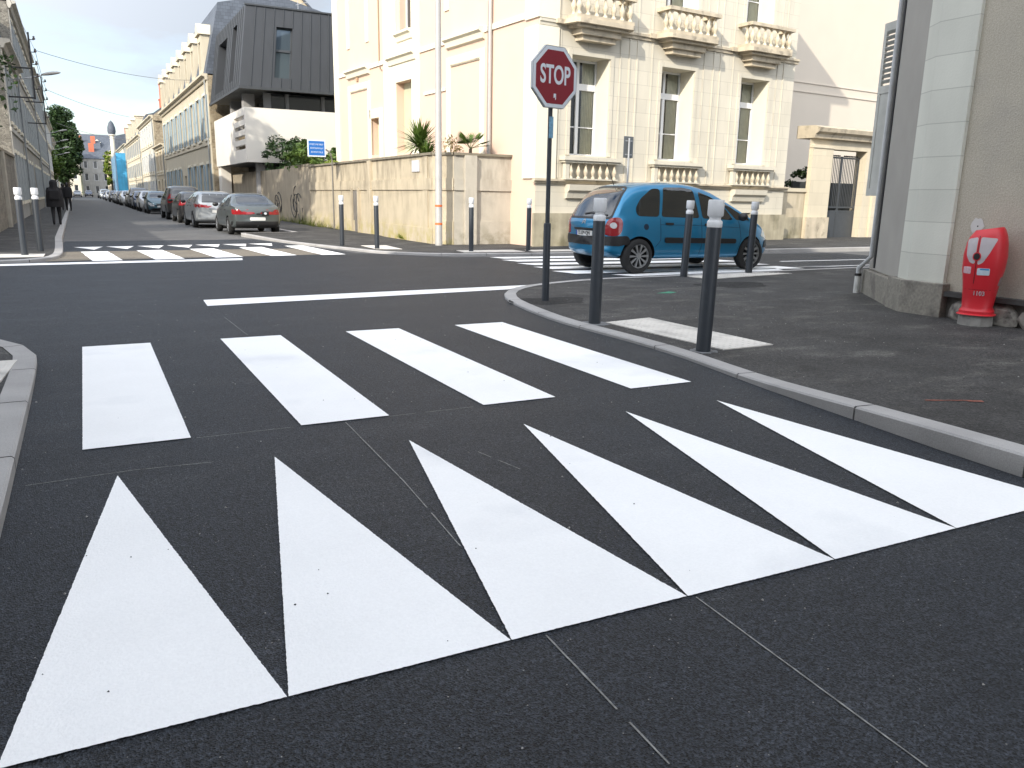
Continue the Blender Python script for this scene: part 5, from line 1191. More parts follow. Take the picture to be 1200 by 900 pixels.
def street_lamp(label, y, z=5.6, s=1.0):
    t = thing('street_lamp', label, 'street lamp', (LX+sx(y), y, z), 0, 'wall mounted street lamps on the left row'); t.scale = (s, s, s)
    MB().tube([(0, 0, -.25), (.7, 0, -.1), (1.3, 0, .05)], .025, 8).build('arm', M_galv, t, smooth=True)
    bm = bmesh.new(); bmesh.ops.create_uvsphere(bm, u_segments=14, v_segments=8, radius=1)
    for v in bm.verts:
        if v.co.z < 0: v.co.z *= .5
        v.co.y *= (.75+.25*v.co.x) if v.co.x < 0 else 1
    bmesh.ops.scale(bm, vec=(.42, .14, .10), verts=bm.verts); bmesh.ops.rotate(bm, cent=(0, 0, 0), matrix=Matrix.Rotation(R(-12), 3, 'Y'), verts=bm.verts); bmesh.ops.translate(bm, vec=(1.68, 0, .15), verts=bm.verts)
    me = bpy.data.meshes.new('head'); bm.to_mesh(me); bm.free(); me.materials.append(M_alu)
    for p in me.polygons: p.use_smooth = True
    o = bpy.data.objects.new('head', me); link(o, t); return t
for y, z, lab in [(43.0, 6.3, 'nearest street lamp, its head against the sky beside the bracket'), (84, 6.4, 'street lamp highest in front of the dark tree'), (98, 6.3, 'street lamp below the highest one before the dark tree'), (112, 6.2, 'street lamp in the middle of those before the dark tree'), (128, 6.2, 'lowest street lamp in front of the dark tree')]:
    street_lamp(lab, y, z, 1.0)
def wire(a, b, sag, label, r=.012):
    a, b = Vector(a), Vector(b); pts = [a.lerp(b, k/16)-Vector((0, 0, sag*4*(k/16)*(1-k/16))) for k in range(17)]
    tag(MB().tube(pts, r, 4).build('wire', mat('cable_dark', (.22, .22, .22), .7, 0)), label, 'wire')
xb = lambda y: LX+sx(y)+1.2
wire((xb(41.6), 41.6, 7.2), (RX+sx(62), 62, 9.0), .35, 'overhead wire from the nearer bracket across to the right hand houses', .012)
wire((xb(57), 57, 7.2), (RX+sx(100), 100, 9.2), .4, 'overhead wire from the farther bracket across to the right', .014)
wire((xb(90), 90, 7.6), (RX+sx(130), 130, 8.6), .4, 'lowest overhead wire above the far street', .018)
for k in range(3): wire((xb(41.6), 41.6, 6.2+.5*k), (xb(57), 57, 6.2+.5*k), .15, ['lowest', 'middle', 'highest'][k]+' wire strung between the two left brackets', .01)
for k in range(2): wire((xb(41.6), 41.6, 6.7+.5*k), (xb(41.6)-1.2, 12, 9.5+.5*k), .2, ['lower', 'upper'][k]+' wire rising from the nearer bracket out of the top left corner', .008)

# ------------------------------------------------------------------ buildings behind and left of the camera (outside the frame, they shade the junction)
t = thing('shade_house', 'tall plain house behind the camera on the left of the near street', 'house', (0, 0, 0))
MB().box(-16, -2.4, -30, 3.0, -.05, 14).build('wall', M_fg2, t); MB().prismy([(-16.2, 14), (-2.2, 14), (-9, 16.5)], -30, 3.0).build('roof', M_slate, t)
t = thing('shade_house', 'lower plain house left of the near crossing', 'house', (0, 0, 0))
MB().box(-34, -2.6, 3.05, 9.4, -.05, 8.8).build('wall', M_fg2, t)

# ------------------------------------------------------------------ cars
def station_mesh(P, name, m):
    """P: dict of tables along x: top, belt, bot, wb (half width at belt), wr (half width of roof edge)"""
    L = P['L']; xs = P['xs']; mb = MB(); K = 0
    for x in xs:
        zt, zbelt, zb = lerpf(P['top'], x), lerpf(P['belt'], x), lerpf(P['bot'], x); w = lerpf(P['wb'], x); wr = lerpf(P['wr'], x)
        zbelt = min(zbelt, zt-.05); g = zt-zbelt; wr = w-(w-wr)*min(1, g/.45)
        hz = zbelt-zb
        half = [(0, zb), (w*.60, zb), (w*.93, zb+.015), (w*.985, zb+.14*hz), (w*1.0, zb+.42*hz), (w*.995, zb+.70*hz), (w*.965, zbelt-.012), (w*.945+(wr-w*.945)*.06, zbelt+g*.08), (w*.945+(wr-w*.945)*.55, zbelt+g*.55), (wr*1.0, zbelt+g*.86), (wr*.86, zbelt+g*.965), (wr*.45, zt), (0, zt)]
        ring = [(x+P.get('bow', 0)*0, y, z) for y, z in half]+[(x, -y, z) for y, z in half[-2:0:-1]]
        K = len(ring); mb.v += ring
    n = len(xs)
    for i in range(n-1):
        for k in range(K): mb.f.append((i*K+k, (i+1)*K+k, (i+1)*K+(k+1) % K, i*K+(k+1) % K))
    for i in (0, n-1):
        c = len(mb.v); base = i*K; z = sum(mb.v[base+k][2] for k in range(K))/K
        mb.v.append((xs[i]+(-.015 if i == 0 else .015), 0, z))
        for k in range(K): mb.f.append((c, base+k, base+(k+1) % K) if i == 0 else (c, base+(k+1) % K, base+k))
    # bow the nose and tail: points far from the centre line move inwards along x
    nb, rb = P.get('nose', .25), P.get('tail', .12)
    for i, (x, y, z) in enumerate(mb.v):
        q = (abs(y)/.85)**2.6
        if x > L*.72: x -= nb*q*((x-L*.72)/(L*.28))**1.5
        if x < L*.2: x += rb*q*((L*.2-x)/(L*.2))**1.5
        mb.v[i] = (x, y, z)
    me = bpy.data.meshes.new(name); me.from_pydata(mb.v, [], mb.f); me.materials.append(m); me.materials.append(M_black)
    bm = bmesh.new(); bm.from_mesh(me); bmesh.ops.recalc_face_normals(bm, faces=bm.faces[:]); bm.to_mesh(me); bm.free()
    o = bpy.data.objects.new(name, me); link(o)
    sb = o.modifiers.new('s', 'SUBSURF'); sb.levels = sb.render_levels = P.get('sub', 2)
    cut = MB()
    for ax in P['axles']:
        for s in (-1, 1):
            n = 28; r = P['rw']+.045; w = P['wmax']; y0, y1 = (w-.30, w+.3) if s > 0 else (-w-.3, -w+.30)
            pts = [(ax+r*cos(2*pi*k/n), P['rw']+r*sin(2*pi*k/n)) for k in range(n)]
            cut.prismy(pts, y0, y1)
    cm = bpy.data.meshes.new('cut'); cm.from_pydata(cut.v, [], cut.f); cm.materials.append(M_black)
    bm = bmesh.new(); bm.from_mesh(cm); bmesh.ops.recalc_face_normals(bm, faces=bm.faces[:]); bm.to_mesh(cm); bm.free()
    co = bpy.data.objects.new('cut', cm); link(co)
    b = o.modifiers.new('b', 'BOOLEAN'); b.object = co; b.operation = 'DIFFERENCE'; b.solver = 'EXACT'; b.material_mode = 'TRANSFER'
    dg = bpy.context.evaluated_depsgraph_get(); full = bpy.data.meshes.new_from_object(o.evaluated_get(dg))
    b.show_viewport = False; dg = bpy.context.evaluated_depsgraph_get(); plain = bpy.data.meshes.new_from_object(o.evaluated_get(dg))
    bv = BVHTree.FromPolygons([v.co[:] for v in plain.vertices], [p.vertices[:] for p in plain.polygons])
    o.modifiers.clear(); o.data = full; bpy.data.objects.remove(co)
    for p in full.polygons: p.use_smooth = True
    full.set_sharp_from_angle(angle=R(38)); full.name = name
    return o, bv
def wheel(parent, x, y, r, side, spokes=9, w=.2, name='wheel', rimm=None):
    wo = bpy.data.objects.new('wheel', None)
    mb = MB(); n = 36; prof = [(.68*r, -w/2), (.72*r, -w/2-.004), (.93*r, -w/2+.004), (r, -w/2+.035), (r, w/2-.035), (.93*r, w/2-.004), (.72*r, w/2+.004), (.68*r, w/2)]
    for (rr, yy) in prof:
        for i in range(n): a = 2*pi*i/n; mb.v.append((rr*cos(a), yy, rr*sin(a)))
    for j in range(len(prof)-1):
        for i in range(n): mb.f.append((j*n+i, j*n+(i+1) % n, (j+1)*n+(i+1) % n, (j+1)*n+i))
    ty = mb.build('wheel', M_tyre, parent, smooth=True, angle=50); ty.location = (x, y, r)
    rm = MB(); yo = side*(w/2-.015)
    def ring(r0, r1, y0, y1):
        for i in range(n):
            a, b = 2*pi*i/n, 2*pi*(i+1)/n; rm.quad((r0*cos(a), y0, r0*sin(a)), (r0*cos(b), y0, r0*sin(b)), (r1*cos(b), y1, r1*sin(b)), (r1*cos(a), y1, r1*sin(a)))
    ring(.70*r, .64*r, yo+side*.01, yo+side*.004); ring(.64*r, .62*r, yo+side*.004, yo-side*.03); ring(.17*r, .001, yo+side*.012, yo+side*.018); ring(.17*r, .19*r, yo+side*.012, yo-side*.02)
    for k in range(spokes):
        a = 2*pi*k/spokes; da = .16*9/spokes; c0, c1 = a-da*1.3, a+da*1.3; e0, e1 = a-da*.78, a+da*.78; r0, r1 = .16*r, .65*r; y_ = yo+side*.006
        q = [(r0*cos(c0), y_, r0*sin(c0)), (r0*cos(c1), y_, r0*sin(c1)), (r1*cos(e1), y_, r1*sin(e1)), (r1*cos(e0), y_, r1*sin(e0))]; p = [(u, v-side*.025, w_) for u, v, w_ in q]
        rm.quad(*q); 
        for i in range(4): rm.quad(q[i], q[(i+1) % 4], p[(i+1) % 4], p[i])
    rm.build('rim', rimm or M_rim, ty)
    MB().lathe([(.68*r, -.01), (.68*r, .01)], n=24).build('brake_disc', M_black, ty).rotation_euler = (R(90), 0, 0)
    ty.children[-1].location = (0, -side*.005, 0)
    return ty
M_lred = mat('tail_lamp_red', (.26, .010, .014), .15, .1, 8, coat=.5)
M_lclr = mat('lamp_clear', (.55, .56, .57), .12, .15, 10, coat=.5)
M_plate = mat('plate_white', (.62, .62, .60), .5, .03, 5)
def mirrorx(pts): return [(-y, z) for y, z in pts][::-1]

# ---- the blue people carrier
M_cblue = mat('metallic_blue', (.014, .20, .38), .35, .03, 2, metal=.45, coat=.8)
X5 = .965
P = dict(L=4.28, sub=2, nose=.42, tail=.20, rw=.315, wmax=.875, axles=(.66, 3.42),
    xs=[0, .03, .10, .22, .38, .60, .85, 1.1, 1.4, 1.7, 2.0, 2.3, 2.6, 2.85, 3.1, 3.3, 3.5, 3.7, 3.9, 4.05, 4.17, 4.25, 4.28],
    top=[(0, .86), (.03, .95), (.10, 1.04), (.22, 1.22), (.38, 1.42), (.60, 1.56), (.85, 1.615), (1.1, 1.64), (1.7, 1.65), (2.0, 1.63), (2.3, 1.575), (2.6, 1.47), (2.85, 1.345), (3.1, 1.20), (3.3, 1.09), (3.5, 1.01), (3.7, .94), (3.9, .86), (4.05, .78), (4.17, .69), (4.25, .60), (4.28, .54)],
    belt=[(0, .80), (.2, .97), (.6, .99), (1.6, .97), (3.0, .93), (3.4, .90), (3.9, .80), (4.28, .5)],
    bot=[(0, .40), (.05, .33), (.2, .27), (.6, .24), (3.6, .22), (4.0, .24), (4.2, .28), (4.28, .36)],
    wb=[(0, .70), (.05, .775), (.15, .825), (.5, .87), (1.2, .88), (3.2, .875), (3.6, .855), (3.9, .80), (4.1, .72), (4.22, .62), (4.28, .50)],
    wr=[(0, .62), (.3, .62), (.8, .65), (1.6, .67), (2.4, .655), (3.0, .68), (3.5, .70), (4.28, .4)])
car = thing('blue_people_carrier', 'blue rounded people carrier turning across the far zebra crossing', 'car', (8.58, 13.56, .012), R(2.2))
body, cv = station_mesh(P, 'body', M_cblue); body.parent = car
def sp(pts, off=.004, m=M_glass, name='side_window', side=-1, par=None, sk=.01, cut=.08): return patch(cv, pts, 'y', side, off, m, name, par or car, sk, cut)
def rp(pts, off=.004, m=M_glass, name='rear_window', sgn=-1, par=None, sk=.01, cut=.08): return patch(cv, pts, 'x', sgn, off, m, name, par or car, sk, cut)
M_seamc = mat('blue_gap', (.004, .02, .045), .6, 0)
for s in (-1, 1):
    sp(rounded([(.62, 1.03), (1.10, 1.02), (1.20, 1.52), (1.02, 1.52), (.74, 1.34), (.60, 1.16)], .07), side=s)
    sp(rounded([(1.16, 1.02), (2.06, 1.0), (1.98, 1.515), (1.74, 1.555), (1.28, 1.545)], .06), side=s)
    sp(rounded([(2.14, .995), (2.92, .965), (2.74, 1.20), (2.44, 1.385), (2.10, 1.49)], .06), side=s)
    sp(rounded([(3.0, .965), (3.36, .965), (3.12, 1.08), (2.72, 1.31), (2.66, 1.31)], .03), side=s, name='quarter_window')
    # black surrounds and pillars
    sp(strip([(1.12, 1.0), (1.13, .60), (1.02, .48)], .008), .002, M_seamc, 'door_gap', s, body, .004)
    sp(strip([(2.10, 1.0), (2.12, .5), (2.06, .30)], .008), .002, M_seamc, 'door_gap', s, body, .004)
    sp(strip([(3.05, .95), (3.12, .6), (3.02, .34)], .008), .002, M_seamc, 'door_gap', s, body, .004)
    sp(strip([(1.12, .88), (2.1, .86), (3.1, .82)], .006), .002, M_seamc, 'crease', s, body, .004)
    sp(rounded([(1.22, .55), (2.98, .52), (2.98, .61), (1.22, .65)], .045), .018, M_black, 'rub_strip', s, car, .03)
    sp(rounded([(1.24, .875), (1.42, .872), (1.42, .91), (1.24, .914)], .015), .016, M_black, 'door_handle', s, car, .03)
    sp(rounded([(2.18, .86), (2.36, .857), (2.36, .895), (2.18, .899)], .015), .016, M_black, 'door_handle', s, car, .03)
    sp(rounded([(.0, .52), (.42, .52), (.46, .60), (.40, .68), (.0, .66)], .04), .016, M_black, 'bumper_strip', s, car, .03, .06)
    sp(rounded([(3.86, .42), (4.25, .42), (4.25, .56), (3.92, .56)], .04), .012, M_black, 'bumper_strip', s, car, .03, .06)
    sp(rounded([(3.72, .66), (4.12, .56), (4.08, .68), (3.82, .80)], .04), .006, M_lclr, 'headlight', s, car, .02)
    sp([(.80+.055*cos(a*pi/8), .84+.055*sin(a*pi/8)) for a in range(16)], .002, M_seamc, 'fuel_flap', s, body, .003, .03) if s < 0 else None
    # tail lamps wrap the rear corner
    rl = sp(rounded([(.10, .67), (.24, .68), (.30, .76), (.32, .92), (.29, 1.0), (.17, 1.0), (.10, .90)], .05), .008, M_lred, 'tail_light', s, car, .03, .04)
    sp([(.175+.045*cos(a*pi/8), .86+.055*sin(a*pi/8)) for a in range(16)], .013, M_lclr, 'reversing_lamp', s, rl, .01, .03)
    # mirror
    mm = bmesh.new(); bmesh.ops.create_uvsphere(mm, u_segments=12, v_segments=8, radius=1); bmesh.ops.scale(mm, vec=(.075, .11, .08), verts=mm.verts); bmesh.ops.translate(mm, vec=(3.02, s*.98, 1.03), verts=mm.verts)
    me = bpy.data.meshes.new('mirror'); mm.to_mesh(me); mm.free(); me.materials.append(M_black)
    for p in me.polygons: p.use_smooth = True
    link(bpy.data.objects.new('mirror', me), car)
    for ax in P['axles']: wheel(car, ax, s*.775, .315, s, 10)
rw_ = rp(rounded([(-.64, 1.0), (.64, 1.0), (.60, 1.25), (.50, 1.47), (.36, 1.52), (-.36, 1.52), (-.50, 1.47), (-.60, 1.25)], .07), .006)
rp(rounded([(-.68, .965), (.68, .965), (.64, 1.26), (.53, 1.50), (.38, 1.555), (-.38, 1.555), (-.53, 1.50), (-.64, 1.26)], .07), .003, M_black, 'window_seal', par=body)
rp(rounded([(-.82, .50), (.82, .50), (.82, .64), (-.82, .64)], .04), .014, M_black, 'bumper_strip', sk=.03)
rp(rounded([(-.34, .76), (.34, .76), (.34, .80), (-.34, .80)], .02), .016, M_black, 'boot_handle', sk=.03)
pl = rp([(-.26, .655), (.26, .655), (.26, .755), (-.26, .755)], .012, M_plate, 'number_plate', sk=.01)
rp([(.215, .657), (.258, .657), (.258, .753), (.215, .753)], .014, mat('plate_blue', (.01, .06, .4), .5, 0), 'plate_band', sk=.004, par=pl)
tx_ = text_mesh('CC-579-QN', .095, M_black, 'plate_text', pl, Matrix.Translation((-.5, -.02, .705)) @ Matrix.Rotation(R(-90), 4, 'Z') @ Matrix.Rotation(R(90), 4, 'X'), .001, .78, .001)
for v in tx_.data.vertices:
    h = cv.ray_cast(Vector((-5, v.co.y, v.co.z)), Vector((1, 0, 0)))
    if h[0]: v.co.x = h[0].x-.016
for k in (0, 1): rp([(-.055, .865+k*.035), (0, .905+k*.035), (.055, .865+k*.035), (.055, .882+k*.035), (0, .925+k*.035), (-.055, .882+k*.035)], .008, M_rim, 'chevron_badge', par=body, sk=.005, cut=.03)
rp(strip([(-.55, 1.03), (-.1, 1.07), (.1, 1.045)], .022), .02, M_black, 'wiper', sk=.01)
rp(strip([(-.66, .96), (-.64, .66), (-.55, .56)], .008), .002, M_seamc, 'tailgate_gap', par=body, sk=.004); rp(strip([(.66, .96), (.64, .66), (.55, .56)], .008), .002, M_seamc, 'tailgate_gap', par=body, sk=.004)
MB().tube([(.72, .1, 1.58), (.55, .12, 1.98)], .006, 5).build('antenna', M_black, car)
# things visible through/at the rear: front wipers area skipped; windscreen from the front
patch(cv, rounded([(-.62, 1.08), (.62, 1.08), (.55, 1.5), (-.55, 1.5)], .06), 'x', 1, .004, M_glass, 'windscreen', car, .01, .08)
car.scale = (1.085, 1.04, 1.065)

# ---- parked cars
def carbuild(kind, name, paint, label):
    if kind == 'sedan':
        P = dict(L=4.4, sub=2, nose=.3, tail=.14, rw=.30, wmax=.86, axles=(.95, 3.5), xs=[0, .04, .12, .3, .6, .85, 1.1, 1.4, 1.7, 2.1, 2.5, 2.8, 3.1, 3.35, 3.6, 3.9, 4.15, 4.3, 4.37, 4.4],
            top=[(0, .80), (.04, .92), (.12, .985), (.3, 1.0), (.6, 1.03), (.85, 1.14), (1.1, 1.29), (1.4, 1.39), (1.7, 1.42), (2.1, 1.42), (2.5, 1.35), (2.8, 1.21), (3.1, 1.04), (3.35, .95), (3.6, .90), (3.9, .84), (4.15, .77), (4.3, .69), (4.4, .58)],
            belt=[(0, .72), (.12, .90), (1.0, .92), (3.0, .90), (3.5, .82), (4.4, .5)], bot=[(0, .36), (.1, .26), (.5, .21), (3.9, .2), (4.2, .24), (4.4, .34)],
            wb=[(0, .68), (.05, .76), (.2, .82), (.8, .855), (3.4, .86), (3.9, .82), (4.2, .74), (4.4, .55)], wr=[(0, .60), (.8, .56), (1.6, .60), (2.3, .60), (3.0, .62), (4.4, .4)])
        sw_ = [[(1.0, .95), (1.36, .95), (1.46, 1.30), (1.30, 1.28)], [(1.42, .95), (2.16, .945), (2.12, 1.33), (1.56, 1.335)], [(2.24, .945), (3.0, .93), (2.62, 1.20), (2.42, 1.30), (2.2, 1.33)]]
        rwn = [(-.56, 1.04), (.56, 1.04), (.50, 1.36), (-.50, 1.36)]; rwx = 1; fws = [(-.60, 1.0), (.60, 1.0), (.50, 1.36), (-.50, 1.36)]; tl = [[(-.80, .70), (-.42, .70), (-.50, .78), (-.60, .87), (-.80, .87)]]; ts = [(.0, .70), (.16, .70), (.14, .87), (.0, .87)]
    elif kind == 'wagon':
        P = dict(L=4.7, sub=2, nose=.3, tail=.14, rw=.32, wmax=.91, axles=(.95, 3.7), xs=[0, .05, .15, .35, .6, .9, 1.3, 1.8, 2.3, 2.7, 3.0, 3.3, 3.6, 3.9, 4.2, 4.45, 4.6, 4.7],
            top=[(0, .82), (.05, 1.0), (.15, 1.10), (.35, 1.30), (.6, 1.42), (.9, 1.46), (1.8, 1.49), (2.3, 1.47), (2.7, 1.37), (3.0, 1.24), (3.3, 1.08), (3.6, 1.0), (3.9, .94), (4.2, .87), (4.45, .79), (4.7, .6)],
            belt=[(0, .76), (.15, .96), (3.2, .94), (3.8, .86), (4.7, .5)], bot=[(0, .36), (.1, .27), (.5, .22), (4.2, .2), (4.7, .34)],
            wb=[(0, .72), (.06, .81), (.2, .87), (.8, .905), (3.7, .91), (4.2, .86), (4.5, .76), (4.7, .55)], wr=[(0, .62), (.8, .62), (2.3, .63), (3.3, .68), (4.7, .4)])
        sw_ = [[(.5, 1.0), (1.35, .99), (1.38, 1.38), (.85, 1.36)], [(1.42, .99), (2.25, .98), (2.2, 1.385), (1.46, 1.39)], [(2.33, .98), (3.2, .96), (2.85, 1.22), (2.6, 1.33), (2.3, 1.38)]]
        rwn = [(-.62, 1.02), (.62, 1.02), (.54, 1.37), (-.54, 1.37)]; fws = [(-.62, 1.05), (.62, 1.05), (.54, 1.4), (-.54, 1.4)]; tl = [[(-.86, .82), (-.40, .84), (-.42, .92), (-.86, .97)]]; ts = [(.0, .80), (.28, .86), (.26, .96), (.0, .97)]
    elif kind == 'suv':
        P = dict(L=4.6, sub=2, nose=.26, tail=.10, rw=.36, wmax=.92, axles=(.9, 3.6), xs=[0, .05, .12, .3, .55, .9, 1.4, 1.9, 2.4, 2.7, 2.95, 3.2, 3.5, 3.9, 4.2, 4.45, 4.55, 4.6],
            top=[(0, .95), (.05, 1.15), (.12, 1.35), (.3, 1.60), (.55, 1.70), (.9, 1.74), (1.9, 1.75), (2.4, 1.70), (2.7, 1.56), (2.95, 1.38), (3.2, 1.22), (3.5, 1.14), (3.9, 1.08), (4.2, 1.0), (4.45, .88), (4.6, .7)],
            belt=[(0, .85), (.12, 1.08), (3.2, 1.06), (3.8, .98), (4.6, .6)], bot=[(0, .44), (.1, .36), (.5, .3), (4.1, .3), (4.6, .42)],
            wb=[(0, .76), (.06, .85), (.2, .90), (.8, .92), (3.8, .92), (4.2, .88), (4.5, .78), (4.6, .65)], wr=[(0, .66), (.8, .68), (2.3, .68), (3.2, .72), (4.6, .5)])
        sw_ = [[(.4, 1.12), (1.15, 1.12), (1.2, 1.6), (.62, 1.58)], [(1.25, 1.12), (2.1, 1.11), (2.1, 1.62), (1.3, 1.62)], [(2.2, 1.11), (3.0, 1.09), (2.7, 1.38), (2.5, 1.55), (2.2, 1.61)]]
        rwn = [(-.66, 1.12), (.66, 1.12), (.58, 1.58), (-.58, 1.58)]; fws = [(-.64, 1.18), (.64, 1.18), (.58, 1.62), (-.58, 1.62)]; tl = [[(-.86, .85), (-.70, .85), (-.70, 1.3), (-.82, 1.3)]]; ts = [(.0, .85), (.16, .85), (.2, 1.3), (.05, 1.3)]
    else:   # hatch
        P = dict(L=4.0, sub=2, nose=.34, tail=.16, rw=.30, wmax=.84, axles=(.65, 3.15), xs=[0, .05, .14, .3, .5, .8, 1.2, 1.6, 2.0, 2.3, 2.6, 2.9, 3.15, 3.4, 3.65, 3.85, 3.95, 4.0],
            top=[(0, .80), (.05, .98), (.14, 1.1), (.3, 1.28), (.5, 1.40), (.8, 1.45), (1.2, 1.47), (1.6, 1.47), (2.0, 1.42), (2.3, 1.33), (2.6, 1.19), (2.9, 1.04), (3.15, .96), (3.4, .90), (3.65, .83), (3.85, .74), (4.0, .58)],
            belt=[(0, .74), (.14, .96), (2.8, .92), (3.3, .84), (4.0, .5)], bot=[(0, .34), (.1, .25), (.4, .2), (3.6, .2), (4.0, .32)],
            wb=[(0, .68), (.06, .76), (.2, .81), (.7, .835), (3.1, .84), (3.5, .80), (3.8, .72), (4.0, .52)], wr=[(0, .60), (.8, .60), (2.0, .61), (2.9, .64), (4.0, .4)])
        sw_ = [[(.45, 1.0), (1.1, .99), (1.12, 1.36), (.7, 1.34)], [(1.18, .99), (1.9, .975), (1.85, 1.35), (1.22, 1.37)], [(1.98, .97), (2.75, .95), (2.4, 1.20), (2.2, 1.30), (1.96, 1.345)]]
        rwn = [(-.58, 1.02), (.58, 1.02), (.50, 1.36), (-.50, 1.36)]; fws = [(-.60, 1.0), (.60, 1.0), (.52, 1.38), (-.52, 1.38)]; tl = [[(-.80, .8), (-.62, .8), (-.60, 1.05), (-.76, 1.05)]]; ts = [(.0, .8), (.16, .8), (.2, 1.05), (.05, 1.05)]
    t = thing(name, label, 'car', (0, 0, 0)); b, bv = station_mesh(P, 'body', paint); b.parent = t; L = P['L']
    pt = lambda pts, ax, sg_, m, nm, off=.004, par=None, sk=.01: patch(bv, rounded(pts, .04), ax, sg_, off, m, nm, par or t, sk, .12)
    for s in (-1, 1):
        for w in sw_: pt(w, 'y', s, M_glass, 'side_window')
        for ax in P['axles']: wheel(t, ax, s*(P['wmax']-.1), P['rw'], s, 7)
        pt(ts, 'y', s, M_lred, 'tail_light', .006)
        x0 = L-.62; zl_ = lerpf(P['top'], L-.3)-.16
        pt([(x0+.12, zl_-.05), (L-.1, zl_-.12), (L-.14, zl_+.02), (x0, zl_+.1)], 'y', s, M_lclr, 'headlight', .006)
        mm = bmesh.new(); bmesh.ops.create_uvsphere(mm, u_segments=10, v_segments=6, radius=1); xm = sw_[2][1][0]-.1; bmesh.ops.scale(mm, vec=(.07, .11, .075), verts=mm.verts); bmesh.ops.translate(mm, vec=(xm, s*(P['wmax']+.08), sw_[2][1][1]+.07), verts=mm.verts)
        me = bpy.data.meshes.new('mirror'); mm.to_mesh(me); mm.free(); me.materials.append(M_black); link(bpy.data.objects.new('mirror', me), t)
        xd = (sw_[1][1][0]+sw_[2][0][0])/2; zb_l = sw_[1][0][1]
        for xx in (xd, sw_[1][0][0]-.03, sw_[2][1][0]+.05): patch(bv, strip([(xx, zb_l-.03), (xx, .32)], .010), 'y', s, .002, M_black, 'door_gap', b, .004, .2)
        for xx in (sw_[1][0][0]+.05, sw_[2][0][0]+.05): patch(bv, [(xx, zb_l-.14), (xx+.17, zb_l-.14), (xx+.17, zb_l-.105), (xx, zb_l-.105)], 'y', s, .014, M_black, 'door_handle', t, .02, .2)
    pt(rwn, 'x', -1, M_glass, 'rear_window'); pt(fws, 'x', 1, M_glass, 'windscreen')
    for q in tl: pt(q, 'x', -1, M_lred, 'tail_light', .007); pt(mirrorx(q), 'x', -1, M_lred, 'tail_light', .007)
    zq = {'sedan': .50, 'wagon': .62, 'suv': .72, 'hatch': .60}[kind]
    pt([(-.26, zq), (.26, zq), (.26, zq+.11), (-.26, zq+.11)], 'x', -1, M_plate, 'number_plate', .01)
    pt([(-.26, .42), (.26, .42), (.26, .53), (-.26, .53)], 'x', 1, M_plate, 'number_plate', .014)
    pt([(-.42, .55), (.42, .55), (.36, .66), (-.36, .66)], 'x', 1, M_black, 'grille', .006); pt([(-.6, .24), (.6, .24), (.55, .38), (-.55, .38)], 'x', 1, M_black, 'air_intake', .006)
    zh = lerpf(P['top'], L-.15)-.2
    for s in (-1, 1): pt([(s*.42, zh-.06), (s*.66, zh-.04), (s*.70, zh+.09), (s*.46, zh+.07)], 'x', 1, M_lclr, 'headlight', .006)
    bmp = pt([(-.82, .27), (.82, .27), (.82, .47), (-.82, .47)] if kind == 'sedan' else [(-.82, .36), (.82, .36), (.82, .46), (-.82, .46)], 'x', -1, M_black if kind != 'wagon' else paint, 'bumper_strip', .01)
    return t, b, bv
def paint(n, c, r=.35): return mat('paint_'+n, c, r, .04, 2, metal=.4, coat=.7)
def park(t, a, Y, facing, scale=1):
    """a: distance of the car's centre line across the street, Y of its tail (facing away) or nose (facing us)"""
    ang = -math.atan(SH)
    if facing == 'away': t.rotation_euler = (0, 0, pi/2+ang); t.location = (a+sx(Y), Y, .0)
    else: t.rotation_euler = (0, 0, -pi/2+ang); L = t.get('len', 4.0); t.location = (a+sx(Y+L), Y+L, 0)
    return t
GR = 'cars parked in line on the right of the far street'
def cp(src, body_mat, label, name=None):
    r = dup(src, label=label)
    if name: r.name = name
    for c in r.children:
        if c.name.startswith('body') or c.name.startswith('bumper'): 
            if c.name.startswith('body'): c.data = c.data.copy(); c.data.materials[0] = body_mat
    return r
sed, sb_, sv_ = carbuild('sedan', 'parked_sedan', paint('greygreen', (.085, .10, .10)), 'grey green sedan with dark bumper and a black and white sticker, nearest parked car'); park(sed, 5.15, 28.75, 'away'); sed['group'] = GR
st_ = patch(sv_, [(-.38, .66), (-.14, .66), (-.14, .80), (-.38, .80)], 'x', -1, .009, M_black, 'sticker', sb_, .003, .1)
pp = [(-.26+.05*cos(a*pi/6), .74+.04*sin(a*pi/6)) for a in range(12)]; patch(sv_, pp, 'x', -1, .012, M_signw, 'sticker_mark', sb_, .002, .1)
patch(sv_, [(-.08, .69), (.04, .69), (.04, .74), (-.08, .74)], 'x', -1, .009, M_black, 'badge', sb_, .003, .1)
wag, _, _ = carbuild('wagon', 'parked_estate', paint('silver', (.36, .38, .39)), 'silver estate car with red lamps parked beyond the sedan'); park(wag, 4.75, 34.6, 'away'); wag['group'] = GR
suv, _, _ = carbuild('suv', 'parked_offroader', paint('darkgrey', (.05, .048, .045)), 'dark boxy off-roader, tallest of the parked cars'); park(suv, 4.75, 45.6, 'away'); suv['group'] = GR
hat, _, _ = carbuild('hatch', 'parked_hatchback', paint('teal', (.05, .11, .14)), 'teal hatchback facing us beyond the dark off-roader'); park(hat, 4.6, 57.6, 'us'); hat['group'] = GR
c = cp(hat, paint('black', (.02, .02, .022)), 'black hatchback squeezed between the silver estate and the off-roader'); park(c, 4.7, 40.6, 'away')
